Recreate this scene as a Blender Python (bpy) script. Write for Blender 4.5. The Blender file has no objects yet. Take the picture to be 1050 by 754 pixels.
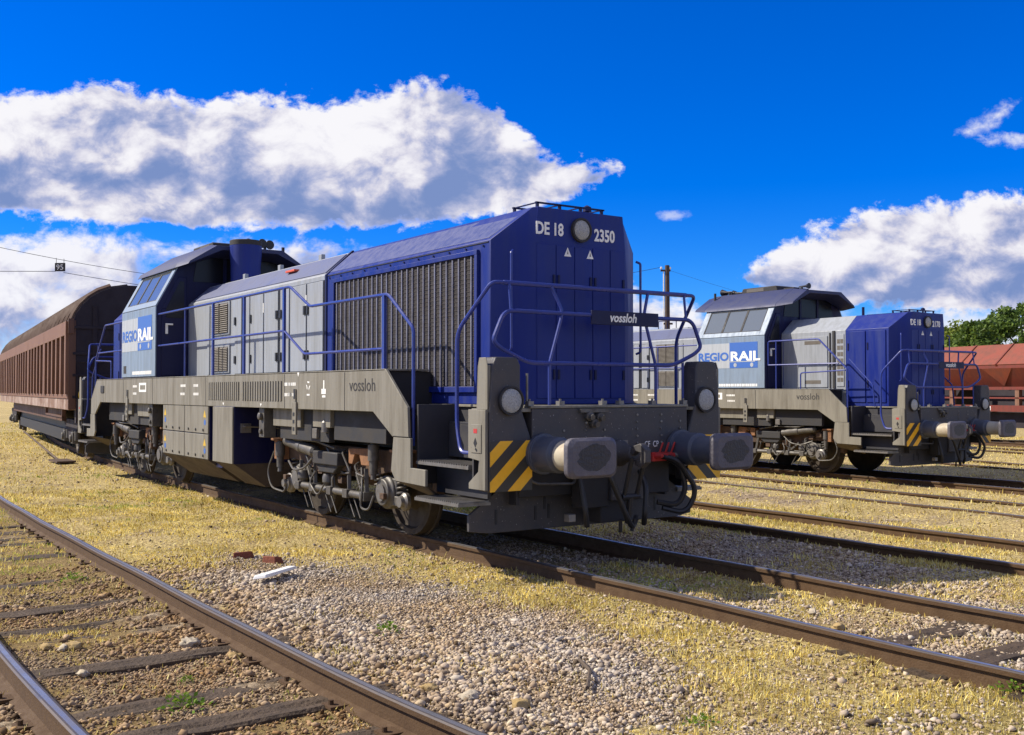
import bpy, bmesh, math, random
import numpy as np
from mathutils import Vector, Matrix, Euler

S = bpy.context.scene
COL = S.collection
R = math.radians
rng = np.random.default_rng(7)
random.seed(7)

# ------------------------------------------------------------------ camera
CAM = Vector((7.117, -6.616, 1.633)); YAW = R(34.587); PITCH = R(1.295)
cd = bpy.data.cameras.new('camera'); cam = bpy.data.objects.new('camera', cd); COL.objects.link(cam)
cd.sensor_width = 36.0; cd.lens = 36.0*1075/1050; cd.clip_end = 5000; cd.clip_start = 0.05
view = Vector((-math.cos(YAW)*math.cos(PITCH), math.sin(YAW)*math.cos(PITCH), math.sin(PITCH)))
cam.location = CAM; cam.rotation_euler = view.to_track_quat('-Z', 'Y').to_euler()
S.camera = cam

# ------------------------------------------------------------------ light
SUN_EL = 41.0; SUN_AZ = 41.0            # azimuth measured from -Y towards -X
sdir = Vector((-math.sin(R(SUN_AZ))*math.cos(R(SUN_EL)), -math.cos(R(SUN_AZ))*math.cos(R(SUN_EL)), math.sin(R(SUN_EL))))
sl = bpy.data.lights.new('sun', 'SUN'); sl.energy = 5.0; sl.angle = R(0.5); sl.color = (1.0, .91, .75)
so = bpy.data.objects.new('sun', sl); COL.objects.link(so); so.location = (-20, -40, 60)
so.rotation_euler = (-sdir).to_track_quat('-Z', 'Y').to_euler()
S.view_settings.view_transform = 'Standard'; S.view_settings.look = 'None'
S.view_settings.gamma = 1.0; S.view_settings.exposure = 0.5; S.view_settings.use_curve_mapping = False

# ------------------------------------------------------------------ world: sky with clouds by direction
W = bpy.data.worlds.new('World'); S.world = W; W.use_nodes = True
nt = W.node_tree; nt.nodes.clear(); NL = nt.links
def nd(t, tree=None, **k):
    n = (tree or nt).nodes.new(t)
    for a, b in k.items(): setattr(n, a, b)
    return n
class X:                                   # tiny expression builder over math nodes
    def __init__(s, o): s.o = o
    def op(s, oper, *a):
        n = nd('ShaderNodeMath', operation=oper)
        for i, v in enumerate((s,)+a):
            if isinstance(v, X): NL.new(v.o, n.inputs[i])
            else: n.inputs[i].default_value = v
        return X(n.outputs[0])
    def __add__(s, v): return s.op('ADD', v)
    def __sub__(s, v): return s.op('SUBTRACT', v)
    def __mul__(s, v): return s.op('MULTIPLY', v)
    def __truediv__(s, v): return s.op('DIVIDE', v)
    def mx(s, v): return s.op('MAXIMUM', v)
    def mn(s, v): return s.op('MINIMUM', v)
    def sstep(s, a, b):
        n = nd('ShaderNodeMapRange', interpolation_type='SMOOTHSTEP')
        NL.new(s.o, n.inputs[0]); n.inputs[1].default_value = a; n.inputs[2].default_value = b
        return X(n.outputs[0])
def comb(x, y, z=0.0):
    n = nd('ShaderNodeCombineXYZ')
    for i, v in enumerate((x, y, z)):
        if isinstance(v, X): NL.new(v.o, n.inputs[i])
        else: n.inputs[i].default_value = v
    return n.outputs[0]
def noise(vec, scale, detail=6.0, rough=.55, dist=0.0):
    n = nd('ShaderNodeTexNoise'); NL.new(vec, n.inputs['Vector'])
    n.inputs['Scale'].default_value = scale; n.inputs['Detail'].default_value = detail
    n.inputs['Roughness'].default_value = rough; n.inputs['Distortion'].default_value = dist
    return X(n.outputs[0])
def curve(x, pts, lo=0.0, hi=1.0):
    n = nd('ShaderNodeFloatCurve'); c = n.mapping.curves[0]
    while len(c.points) > 2: c.points.remove(c.points[1])
    c.points[0].location = pts[0]; c.points[-1].location = pts[-1]
    for p in pts[1:-1]: c.points.new(*p)
    for p in c.points: p.handle_type = 'VECTOR'
    n.mapping.update(); NL.new(x.o, n.inputs['Value'])
    return X(n.outputs[0])

tc = nd('ShaderNodeTexCoord')
rh = Vector((math.sin(YAW), math.cos(YAW), 0)); fh = Vector((-math.cos(YAW), math.sin(YAW), 0))
def dot(v):
    n = nd('ShaderNodeVectorMath', operation='DOT_PRODUCT'); NL.new(tc.outputs['Generated'], n.inputs[0]); n.inputs[1].default_value = v
    return X(n.outputs['Value'])
q = dot(fh).mx(0.08); P = dot(rh)/q; H = dot((0, 0, 1))/q      # tangent-plane chart of the sky, fixed to the world
def u_(px): return (px-525)/1075
def v_(py): return (401-py)/1075
# normalised coordinates for the outline curves
pn = (P - u_(-150))*(1/(u_(1200)-u_(-150)))
def prof(pts): return [((u-(-150))/1350.0, v/500.0) for u, v in pts]   # v = pixels above the horizon
def band(top, bot):
    t = curve(pn, prof(top))*500.0; b = curve(pn, prof(bot))*500.0
    return t, b
hv = H*1075.0                                            # elevation in the same units
wv = comb(P*9.0, H*12.0, .3)
n_big = noise(wv, .8, 3.0, .5); n_mid = noise(wv, 2.3, 8.0, .62, .3); n_fine = noise(wv, 7.0, 6.0, .6)
wb = comb(P*5.0+3.1, H*9.0, 1.7)
patch = noise(wb, 1.0, 5.0, .55)
edge = (n_mid-.5)*64.0 + (n_fine-.5)*40.0 + (n_big-.5)*30.0
def cloud(top, bot, soft=16.0, lowsoft=1.6):
    t, b = band(top, bot)
    d = (t-hv).mn((hv-b)*lowsoft) + edge
    a = d.sstep(0.0, soft)
    rel = (hv-b)/((t-b).mx(4.0))                          # 0 at the base, 1 at the top
    return a, rel
top1 = [(-150, 300), (0, 312), (60, 310), (110, 325), (165, 312), (200, 304), (250, 305), (310, 302), (390, 306), (430, 320), (470, 318), (510, 298), (535, 276), (560, 250), (600, 246), (635, 236), (660, 180), (700, 120), (1200, 0)]
bot1 = [(-150, 190), (0, 178), (130, 172), (290, 166), (400, 164), (500, 176), (560, 192), (610, 202), (635, 222), (660, 260), (720, 400), (1200, 490)]
top2 = [(-150, 160), (0, 168), (120, 166), (200, 158), (260, 154), (330, 158), (380, 154), (450, 142), (540, 120), (600, 118), (650, 112), (700, 98), (740, 70), (780, 40), (850, 30), (1200, 20)]
bot2 = [(-150, 0), (1200, 0)]
top3 = [(-150, 0), (700, 20), (738, 90), (756, 126), (775, 138), (800, 160), (850, 166), (880, 190), (930, 200), (975, 206), (1020, 204), (1060, 208), (1200, 215)]
bot3 = [(-150, 400), (700, 190), (740, 114), (800, 96), (900, 84), (1050, 78), (1200, 76)]
top4 = [(-150, 0), (700, 40), (770, 86), (880, 92), (960, 94), (1050, 98), (1200, 96)]
bot4 = [(-150, 0), (1200, 0)]
top5 = [(-150, 0), (965, 240), (985, 268), (1008, 285), (1032, 306), (1052, 308), (1066, 282), (1200, 268)]
bot5 = [(-150, 400), (965, 268), (993, 262), (1016, 268), (1040, 284), (1055, 298), (1080, 330), (1200, 400)]
a1, r1 = cloud(top1, bot1, 15.0); a2, r2 = cloud(top2, bot2, 24.0); a3, r3 = cloud(top3, bot3, 15.0); a4, r4 = cloud(top4, bot4, 40.0)
a5, r5 = cloud(top5, bot5, 30.0)
a2 = a2*(n_mid*.8+n_big*.6+(patch-.5)*.8).sstep(.40, .68)*.97
a5 = a5*.95
def puff(u, v, ru, rv, k):                                # small stray clouds
    a = (pn*1350.0-(u+150))*(1.0/ru); b = (hv-(v-401)*-1)*(1.0/rv)
    return (a*a*-1.0-b*b+1.0+(n_mid-.5)*3.4+(n_fine-.5)*4.0).sstep(-.3, 1.6)*k
for args in ((1052, 142, 42, 8, .75), (690, 221, 17, 6, .5)):
    if args[4]: q6 = puff(*args); a5 = a5+q6-a5*q6
a4 = a4*.85
# relief: density towards the sun (left, up) minus density here
ws = comb(P*9.0-.10, H*12.0+.16, .3)
rl = (noise(wv, 2.3, 6.0, .58, .3) - noise(ws, 2.3, 6.0, .58, .3))*2.4 + (noise(wv, 1.1, 3.0, .5)-noise(ws, 1.1, 3.0, .5))*1.6
def tone(r, base, k): return (r*k + rl*.80 + (patch-.5)*1.9 + (n_big-.5)*1.5 + base + (r*-7.0+1.0).mx(0.0)*.45).sstep(-.08, 1.02)
t1 = tone(r1, .36, .42); t2 = tone(r2, .45, .35); t3 = tone(r3, -.22, 1.35); t4 = tone(r4, .35, .3); t5 = tone(r5, .55, .4)
def mixf(a, b, f): return a + (b-a)*f
alpha = a4; tn = t4
for a, t in ((a2, t2), (a5, t5), (a1, t1), (a3, t3)):
    tn = mixf(tn, t, a); alpha = alpha + a - alpha*a
alpha = alpha*dot(fh).sstep(.02, .2) + (noise(comb(P*.0+dot(rh)*2.0, dot(fh)*2.0, dot((0, 0, 1))*4.0), 1.2, 6.0).sstep(.36, .60))*((dot(fh).sstep(.15, -.1)).mx(H.sstep(.6, .9)))*.66  # last term: unseen clouds behind and overhead, added as neutral fill for shade
ramp = nd('ShaderNodeValToRGB'); NL.new(tn.o, ramp.inputs[0])
cr = ramp.color_ramp; cr.elements[0].color = (.20, .29, .57, 1); cr.elements[1].color = (.95, .94, .98, 1)
e = cr.elements.new(.40); e.color = (.44, .48, .70, 1)
e = cr.elements.new(.70); e.color = (.72, .71, .82, 1)
sky = nd('ShaderNodeTexSky', sky_type='NISHITA', sun_disc=False)
sky.sun_elevation = R(SUN_EL); sky.sun_rotation = math.atan2(sdir.x, sdir.y)
sky.air_density = 1.0; sky.dust_density = 0.0; sky.ozone_density = 6.0; sky.altitude = 300
hs = nd('ShaderNodeHueSaturation'); hs.inputs['Saturation'].default_value = 1.46; hs.inputs['Hue'].default_value = .5; hs.inputs['Value'].default_value = 1.0
NL.new(sky.outputs[0], hs.inputs['Color'])
bg1 = nd('ShaderNodeBackground'); bg1.inputs[1].default_value = 0.076; mu = nd('ShaderNodeMix', data_type='RGBA', blend_type='MULTIPLY'); mu.inputs[0].default_value = 1.0; NL.new(hs.outputs[0], mu.inputs[6]); mu.inputs[7].default_value = (.36, .84, 1.52, 1); NL.new(mu.outputs[2], bg1.inputs[0])
bg2 = nd('ShaderNodeBackground'); bg2.inputs[1].default_value = 0.70; NL.new(ramp.outputs[0], bg2.inputs[0])
ms = nd('ShaderNodeMixShader'); NL.new(alpha.mn(1.0).mx(0.0).o, ms.inputs[0]); NL.new(bg1.outputs[0], ms.inputs[1]); NL.new(bg2.outputs[0], ms.inputs[2])
wo = nd('ShaderNodeOutputWorld'); NL.new(ms.outputs[0], wo.inputs[0])

# ------------------------------------------------------------------ helpers
def attach(o, parent):                                      # never deeper than thing > part > sub-part
    def depth(p): return 0 if p.parent is None else 1+depth(p.parent)
    while depth(parent) >= 2:
        o.matrix_basis = parent.matrix_basis @ o.matrix_basis; parent = parent.parent
    o.parent = parent
PATTERN = {'marking', 'panel_joint', 'vent_slot', 'vehicle_number', 'grille_mesh'}
class MB:
    def __init__(s, off=(0, 0, 0)): s.v = []; s.f = []; s.p = []; s.off = off
    def add(s, vs, fs):
        n = len(s.v); o = s.off; s.p.append((n, n+len(vs), len(s.f), len(s.f)+len(fs)))
        s.v += [(a[0]+o[0], a[1]+o[1], a[2]+o[2]) for a in vs]; s.f += [tuple(i+n for i in f) for f in fs]; return s
    def box(s, x0, x1, y0, y1, z0, z1):
        return s.add([(x0, y0, z0), (x1, y0, z0), (x1, y1, z0), (x0, y1, z0), (x0, y0, z1), (x1, y0, z1), (x1, y1, z1), (x0, y1, z1)],
                     [(0, 3, 2, 1), (4, 5, 6, 7), (0, 1, 5, 4), (1, 2, 6, 5), (2, 3, 7, 6), (3, 0, 4, 7)])
    def loft(s, A, B):
        n = len(A)
        return s.add(list(A)+list(B), [tuple(range(n))[::-1], tuple(range(n, 2*n))] + [(i, (i+1) % n, n+(i+1) % n, n+i) for i in range(n)])
    def xz(s, poly, y0, y1): return s.loft([(a, y0, b) for a, b in poly], [(a, y1, b) for a, b in poly])
    def yz(s, poly, x0, x1): return s.loft([(x0, a, b) for a, b in poly], [(x1, a, b) for a, b in poly])
    def xy(s, poly, z0, z1): return s.loft([(a, b, z0) for a, b in poly], [(a, b, z1) for a, b in poly])
    def bar(s, p0, p1, w, h, up=(0, 0, 1)):                # rectangular bar between two points
        p0 = Vector(p0); p1 = Vector(p1); d = (p1-p0).normalized(); sx = d.cross(Vector(up))
        if sx.length < 1e-4: sx = d.cross(Vector((1, 0, 0)))
        sx.normalize(); u = sx.cross(d)
        c = [sx*(w/2)*i + u*(h/2)*j for i, j in ((-1, -1), (1, -1), (1, 1), (-1, 1))]
        return s.loft([tuple(p0+k) for k in c], [tuple(p1+k) for k in c])
    def cyl(s, p0, p1, r0, r1=None, n=16):
        r1 = r0 if r1 is None else r1
        p0 = Vector(p0); p1 = Vector(p1); d = (p1-p0).normalized()
        a = d.orthogonal().normalized(); b = d.cross(a)
        A = [tuple(p0+(a*math.cos(t)+b*math.sin(t))*r0) for t in (2*math.pi*i/n for i in range(n))]
        B = [tuple(p1+(a*math.cos(t)+b*math.sin(t))*r1) for t in (2*math.pi*i/n for i in range(n))]
        return s.loft(A, B)
    def rings(s, prof, c, axis, n=24):                     # lathe: prof = (distance along axis, radius)
        d = Vector(axis).normalized(); a = d.orthogonal().normalized(); b = d.cross(a); c = Vector(c); vs = []
        for h, r in prof:
            for i in range(n):
                t = 2*math.pi*i/n; vs.append(tuple(c+d*h+(a*math.cos(t)+b*math.sin(t))*r))
        m = len(prof); fs = [tuple(range(n))[::-1], tuple(range((m-1)*n, m*n))]
        for k in range(m-1):
            for i in range(n): fs.append((k*n+i, k*n+(i+1) % n, (k+1)*n+(i+1) % n, (k+1)*n+i))
        return s.add(vs, fs)
    def tube(s, pts, r, n=8):
        pts = [Vector(p) for p in pts]; m = len(pts); vs = []; d0 = (pts[1]-pts[0]).normalized(); a = d0.orthogonal().normalized()
        for i, p in enumerate(pts):
            if i == 0: t = d0
            elif i == m-1: t = (pts[-1]-pts[-2]).normalized()
            else: t = ((pts[i]-pts[i-1]).normalized()+(pts[i+1]-pts[i]).normalized()).normalized()
            a = (a-t*a.dot(t)).normalized(); b = t.cross(a)
            for k in range(n):
                g = 2*math.pi*k/n; vs.append(tuple(p+(a*math.cos(g)+b*math.sin(g))*r))
        fs = [tuple(range(n))[::-1], tuple(range((m-1)*n, m*n))]
        for i in range(m-1):
            for k in range(n): fs.append((i*n+k, i*n+(k+1) % n, (i+1)*n+(k+1) % n, (i+1)*n+k))
        return s.add(vs, fs)
    def pieces(s):                                          # groups of shapes that lie apart from one another
        k = len(s.p); B = [(np.min(s.v[a:b], 0), np.max(s.v[a:b], 0)) for a, b, _, _ in s.p]; root = list(range(k))
        def find(i):
            while root[i] != i: i = root[i]
            return i
        for i in range(k):
            for j in range(i):
                g = np.maximum(0, np.maximum(B[i][0]-B[j][1], B[j][0]-B[i][1]))
                if np.sqrt((g**2).sum()) <= max(.02, .5*max((B[i][1]-B[i][0]).max(), (B[j][1]-B[j][0]).max())): root[find(i)] = find(j)
        out = {}
        for i in range(k): out.setdefault(find(i), []).append(i)
        return list(out.values())
    def build(s, name, mat, parent=None, bevel=0.0, smooth=True, rotz=0.0):
        if 1 < len(s.p) <= 60 and name not in PATTERN:
            gs = s.pieces()
            if 1 < len(gs) <= 60:
                first = None
                for g in gs:
                    q = MB()
                    for i in g: a, b, c, d = s.p[i]; q.add(s.v[a:b], [tuple(x-a for x in f) for f in s.f[c:d]])
                    o = q.build1(name, mat, parent, bevel, smooth, rotz); first = first or o
                return first
        return s.build1(name, mat, parent, bevel, smooth, rotz)
    def build1(s, name, mat, parent=None, bevel=0.0, smooth=True, rotz=0.0):
        me = bpy.data.meshes.new(name); me.from_pydata(s.v, [], s.f); me.validate()
        bm = bmesh.new(); bm.from_mesh(me); bmesh.ops.recalc_face_normals(bm, faces=bm.faces); bm.to_mesh(me); bm.free()
        me.materials.append(mat); o = bpy.data.objects.new(name, me); COL.objects.link(o)
        if smooth:
            me.polygons.foreach_set('use_smooth', [True]*len(me.polygons)); me.set_sharp_from_angle(angle=R(32))
        if bevel:
            b = o.modifiers.new('bevel', 'BEVEL'); b.width = bevel; b.segments = 2; b.limit_method = 'ANGLE'; b.angle_limit = R(40); b.harden_normals = False
        if rotz: o.rotation_euler.z = rotz
        if parent is not None: attach(o, parent)
        return o
def fillet(pts, r, n=5):
    pts = [Vector(p) for p in pts]; out = [pts[0]]
    for i in range(1, len(pts)-1):
        a, b, c = pts[i-1], pts[i], pts[i+1]; d1 = (a-b); d2 = (c-b)
        k = min(r, d1.length*.45, d2.length*.45); p = b+d1.normalized()*k; q2 = b+d2.normalized()*k
        for j in range(n+1):
            t = j/n; out.append(p*(1-t)**2 + b*2*t*(1-t) + q2*t*t)
    out.append(pts[-1]); return out
def raw_mesh(name, V, F, mat, smooth=False):                # fast numpy mesh; F has constant face size
    V = np.asarray(V, np.float32); F = np.asarray(F, np.int32); k = F.shape[1]; n = len(F)
    me = bpy.data.meshes.new(name); me.vertices.add(len(V)); me.vertices.foreach_set('co', V.ravel())
    me.loops.add(n*k); me.loops.foreach_set('vertex_index', F.ravel())
    me.polygons.add(n); me.polygons.foreach_set('loop_start', np.arange(0, n*k, k, dtype=np.int32))
    if smooth: me.polygons.foreach_set('use_smooth', np.ones(n, bool))
    me.update(calc_edges=True); me.materials.append(mat)
    o = bpy.data.objects.new(name, me); COL.objects.link(o); return o
def tag(o, label=None, cat=None, group=None, kind=None):
    if label: o['label'] = label
    if cat: o['category'] = cat
    if group: o['group'] = group
    if kind: o['kind'] = kind
    return o
def empty(name, label, cat, loc=(0, 0, 0), rz=0.0, group=None):
    o = bpy.data.objects.new(name, None); COL.objects.link(o); o.location = loc; o.rotation_euler.z = rz; o.empty_display_size = .3
    return tag(o, label, cat, group)
def text(name, s, size, mat, parent, loc, rot, bold=0.0, shear=0.0, depth=.002, align='LEFT', xs=1.0, space=1.0):
    c = bpy.data.curves.new('t', 'FONT'); c.body = s; c.size = size; c.extrude = depth; c.offset = bold; c.shear = shear
    c.align_x = align; c.align_y = 'BOTTOM_BASELINE'; c.resolution_u = 3; c.space_character = space
    t = bpy.data.objects.new('t', c); COL.objects.link(t)
    dg = bpy.context.evaluated_depsgraph_get(); me = bpy.data.meshes.new_from_object(t.evaluated_get(dg))
    bpy.data.objects.remove(t); bpy.data.curves.remove(c)
    me.name = name; me.materials.clear(); me.materials.append(mat)
    o = bpy.data.objects.new(name, me); COL.objects.link(o); o.location = loc; o.rotation_euler = rot; o.scale = (xs, 1, 1); attach(o, parent)
    return o

# ------------------------------------------------------------------ materials
MAT = {}
def mat(name, col, rough=.5, metal=0.0, dirt=None, amt=.35, scale=1.5, bump=.0, bscale=40.0, island=0.0, streak=False, spec=.5, speck=None):
    m = bpy.data.materials.new(name); m.use_nodes = True; t = m.node_tree; L = t.links; b = t.nodes['Principled BSDF']
    b.inputs['Roughness'].default_value = rough; b.inputs['Metallic'].default_value = metal; b.inputs['Specular IOR Level'].default_value = spec
    rgb = t.nodes.new('ShaderNodeRGB'); rgb.outputs[0].default_value = (*col, 1); out = rgb.outputs[0]
    co = t.nodes.new('ShaderNodeTexCoord')
    if dirt:
        src = co.outputs['Object']
        if streak:
            mp = t.nodes.new('ShaderNodeMapping'); mp.inputs['Scale'].default_value = (4, 4, .45); L.new(src, mp.inputs[0]); src = mp.outputs[0]
        n = t.nodes.new('ShaderNodeTexNoise'); n.inputs['Scale'].default_value = scale; n.inputs['Detail'].default_value = 9; n.inputs['Roughness'].default_value = .65
        L.new(src, n.inputs['Vector'])
        mr = t.nodes.new('ShaderNodeMapRange'); mr.inputs[1].default_value = .42; mr.inputs[2].default_value = .72; mr.inputs[3].default_value = 0; mr.inputs[4].default_value = amt
        L.new(n.outputs[0], mr.inputs[0])
        mx = t.nodes.new('ShaderNodeMix'); mx.data_type = 'RGBA'; L.new(mr.outputs[0], mx.inputs[0]); L.new(out, mx.inputs[6]); mx.inputs[7].default_value = (*dirt, 1); out = mx.outputs[2]
        rr = t.nodes.new('ShaderNodeMapRange'); rr.inputs[1].default_value = .3; rr.inputs[2].default_value = .75; rr.inputs[3].default_value = max(.05, rough-.1); rr.inputs[4].default_value = min(1, rough+.25)
        L.new(n.outputs[0], rr.inputs[0]); L.new(rr.outputs[0], b.inputs['Roughness'])
    if speck:
        n3 = t.nodes.new('ShaderNodeTexNoise'); n3.inputs['Scale'].default_value = 55; n3.inputs['Detail'].default_value = 3; L.new(co.outputs['Object'], n3.inputs['Vector'])
        m3 = t.nodes.new('ShaderNodeMapRange'); m3.inputs[1].default_value = .69; m3.inputs[2].default_value = .73; L.new(n3.outputs[0], m3.inputs[0])
        x3 = t.nodes.new('ShaderNodeMix'); x3.data_type = 'RGBA'; L.new(m3.outputs[0], x3.inputs[0]); L.new(out, x3.inputs[6]); x3.inputs[7].default_value = (*speck, 1); out = x3.outputs[2]
    if island:
        g = t.nodes.new('ShaderNodeNewGeometry'); h = t.nodes.new('ShaderNodeHueSaturation')
        mr = t.nodes.new('ShaderNodeMapRange'); mr.inputs[3].default_value = 1-island; mr.inputs[4].default_value = 1+island
        L.new(g.outputs['Random Per Island'], mr.inputs[0]); L.new(mr.outputs[0], h.inputs['Value']); L.new(out, h.inputs['Color']); out = h.outputs[0]
    if bump:
        n2 = t.nodes.new('ShaderNodeTexNoise'); n2.inputs['Scale'].default_value = bscale; n2.inputs['Detail'].default_value = 5; L.new(co.outputs['Object'], n2.inputs['Vector'])
        bp = t.nodes.new('ShaderNodeBump'); bp.inputs['Strength'].default_value = bump; bp.inputs['Distance'].default_value = .02; L.new(n2.outputs[0], bp.inputs['Height']); L.new(bp.outputs[0], b.inputs['Normal'])
    L.new(out, b.inputs['Base Color']); MAT[name] = m; return m
GREY = mat('warm_grey_paint', (.205, .190, .155), .55, dirt=(.075, .064, .045), amt=.75, scale=2.1, streak=True, bump=.05, speck=(.09, .08, .065))
DGREY = mat('dark_grey_paint', (.042, .040, .045), .55, dirt=(.12, .105, .09), amt=.45, scale=3.5, bump=.06, speck=(.30, .28, .27))
BLUE = mat('blue_paint', (.0035, .015, .17), .42, dirt=(.030, .048, .16), amt=.5, scale=1.6, streak=True, bump=.02, bscale=6, spec=.3)
DBLUE = mat('dark_blue_paint', (.004, .006, .050), .45, dirt=(.014, .014, .04), amt=.5, scale=1.4, streak=True, spec=.3)
RAILB = mat('railing_blue_paint', (.024, .042, .24), .3, dirt=(.02, .028, .10), amt=.4, scale=6)
LGREY = mat('light_grey_paint', (.285, .305, .34), .45, dirt=(.15, .16, .17), amt=.65, scale=2.2, streak=True, bump=.02, bscale=5, speck=(.2, .2, .2))
CABG = mat('pale_blue_grey_paint', (.20, .265, .36), .45, dirt=(.12, .15, .19), amt=.7, scale=2.2, streak=True, speck=(.25, .31, .37))
WHITE = mat('white_paint', (.80, .80, .78), .5, dirt=(.5, .48, .42), amt=.3, scale=5)
LOGOB = mat('sticker_blue', (.045, .13, .44), .45)
PATCH = mat('pale_sticker', (.39, .42, .46), .5, dirt=(.25, .275, .31), amt=.6, scale=3, streak=True)
BLACK = mat('black_rubber', (.014, .014, .017), .5)
DARK = mat('shadow_black_steel', (.02, .02, .024), .7, dirt=(.05, .042, .035), amt=.6, scale=4)
STEEL = mat('grimy_steel', (.115, .108, .10), .5, metal=.3, dirt=(.04, .032, .025), amt=.8, scale=7, bump=.1)
RUSTF = mat('rusty_bogie_steel', (.09, .05, .028), .75, dirt=(.03, .023, .018), amt=.8, scale=5, bump=.2)
WHEELM = mat('wheel_steel', (.050, .038, .029), .65, metal=.3, dirt=(.025, .019, .015), amt=.7, scale=6)
SHINY = mat('bright_worn_steel', (.21, .20, .19), .42, metal=.5, dirt=(.08, .065, .05), amt=.75, scale=9)
LAMP = mat('frosted_lamp_glass', (.46, .47, .46), .3, dirt=(.12, .12, .13), amt=.85, scale=70, bump=.8, bscale=120)
YEL = mat('yellow_paint', (.62, .40, .03), .5, dirt=(.25, .17, .05), amt=.4, scale=6)
BUFP = mat('greased_buffer_steel', (.085, .080, .10), .5, metal=.2, dirt=(.16, .15, .17), amt=.7, scale=7, bump=.3)
BUFW = mat('worn_white_sleeve', (.44, .40, .31), .5, dirt=(.22, .12, .06), amt=.6, scale=5)
RED = mat('red_paint', (.45, .03, .03), .5, dirt=(.2, .05, .04), amt=.4, scale=9)
ORANGE = mat('orange_paint', (.60, .09, .03), .5)
RADB = mat('radiator_core', (.020, .016, .018), .7, dirt=(.008, .007, .010), amt=.9, scale=16, bump=.4, bscale=60)
FIN = mat('radiator_fin', (.20, .20, .26), .4, dirt=(.06, .06, .09), amt=.8, scale=5)
MESHM = mat('radiator_mesh', (.036, .027, .024), .6, dirt=(.008, .006, .008), amt=.95, scale=9)
GRILL = mat('louvre_steel', (.115, .10, .085), .6, dirt=(.06, .05, .04), amt=.6, scale=8)
GLASS = bpy.data.materials.new('window_glass'); GLASS.use_nodes = True
_b = GLASS.node_tree.nodes['Principled BSDF']; _b.inputs['Base Color'].default_value = (.10, .12, .15, 1); _b.inputs['Roughness'].default_value = .10; _b.inputs['Specular IOR Level'].default_value = .8
RAILM = mat('rusty_rail_web', (.080, .042, .015), .8, dirt=(.045, .022, .010), amt=.6, scale=9, bump=.25, bscale=70)
RAILT = mat('worn_rail_head', (.10, .085, .075), .42, metal=.4, dirt=(.065, .038, .02), amt=.75, scale=2.5, bump=.05)
SLEEP = mat('weathered_timber', (.070, .045, .025), .85, dirt=(.022, .015, .010), amt=.8, scale=5, bump=.9, bscale=35)
WAG = mat('brown_wagon_paint', (.10, .045, .025), .6, dirt=(.06, .03, .02), amt=.7, scale=1.5, streak=True, bump=.04)
WAGL = mat('faded_wagon_rib', (.15, .064, .030), .6, dirt=(.30, .20, .17), amt=.4, scale=1.3, streak=True, speck=(.06, .03, .018))
WAGP = mat('faded_panel_with_old_paint', (.030, .016, .012), .6, dirt=(.34, .27, .26), amt=.7, scale=.9, bump=.04)
WAGD = mat('dark_wagon_end', (.016, .011, .018), .75, dirt=(.02, .014, .016), amt=.6, scale=2)
HOPL = mat('faded_red_hopper', (.215, .045, .022), .6, dirt=(.11, .045, .03), amt=.8, scale=.9, streak=True)
HOPD = mat('red_hopper', (.15, .022, .011), .6, dirt=(.07, .022, .016), amt=.7, scale=1.5, streak=True)
BARK = mat('bark', (.09, .065, .045), .9, bump=.6, bscale=20)
POLEM = mat('weathered_pole_timber', (.065, .042, .034), .85, dirt=(.03, .025, .022), amt=.6, scale=3)

def stripes(name, sgn):
    m = bpy.data.materials.new(name); m.use_nodes = True; t = m.node_tree; L = t.links; b = t.nodes['Principled BSDF']; b.inputs['Roughness'].default_value = .5
    co = t.nodes.new('ShaderNodeTexCoord'); d = t.nodes.new('ShaderNodeVectorMath'); d.operation = 'DOT_PRODUCT'; L.new(co.outputs['Object'], d.inputs[0]); d.inputs[1].default_value = (0, .93*sgn, -1.0)
    a = t.nodes.new('ShaderNodeMath'); a.operation = 'MULTIPLY_ADD'; L.new(d.outputs['Value'], a.inputs[0]); a.inputs[1].default_value = 3.75; a.inputs[2].default_value = .62+20
    f = t.nodes.new('ShaderNodeMath'); f.operation = 'FRACT'; L.new(a.outputs[0], f.inputs[0])
    g = t.nodes.new('ShaderNodeMath'); g.operation = 'GREATER_THAN'; L.new(f.outputs[0], g.inputs[0]); g.inputs[1].default_value = .5
    n = t.nodes.new('ShaderNodeTexNoise'); n.inputs['Scale'].default_value = 18; n.inputs['Detail'].default_value = 6; L.new(co.outputs['Object'], n.inputs['Vector'])
    y = t.nodes.new('ShaderNodeMix'); y.data_type = 'RGBA'; L.new(n.outputs[0], y.inputs[0]); y.inputs[6].default_value = (.95, .50, .015, 1); y.inputs[7].default_value = (.75, .40, .02, 1)
    mx = t.nodes.new('ShaderNodeMix'); mx.data_type = 'RGBA'; L.new(g.outputs[0], mx.inputs[0]); mx.inputs[6].default_value = (.035, .034, .032, 1); L.new(y.outputs[2], mx.inputs[7]); L.new(mx.outputs[2], b.inputs['Base Color'])
    return m
RAILS = mat('polished_rail_crown', (.42, .42, .44), .28, metal=.8, dirt=(.2, .16, .13), amt=.6, scale=4)
STEPD = mat('dark_step_paint', (.024, .024, .032), .6, dirt=(.06, .055, .05), amt=.5, scale=3)
GRAFF = mat('graffiti_band', (.18, .095, .055), .6, dirt=(.50, .42, .39), amt=.85, scale=1.6)
SLEEVE = mat('blue_grey_sleeve', (.055, .065, .095), .45, dirt=(.12, .12, .13), amt=.5, scale=6)
RUSTL = mat('orange_rust_steel', (.25, .115, .05), .8, dirt=(.09, .05, .03), amt=.8, scale=8, bump=.2)
ROOFG = mat('weathered_roof_grey', (.085, .10, .19), .5, dirt=(.055, .062, .12), amt=.6, scale=2.5)
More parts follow.
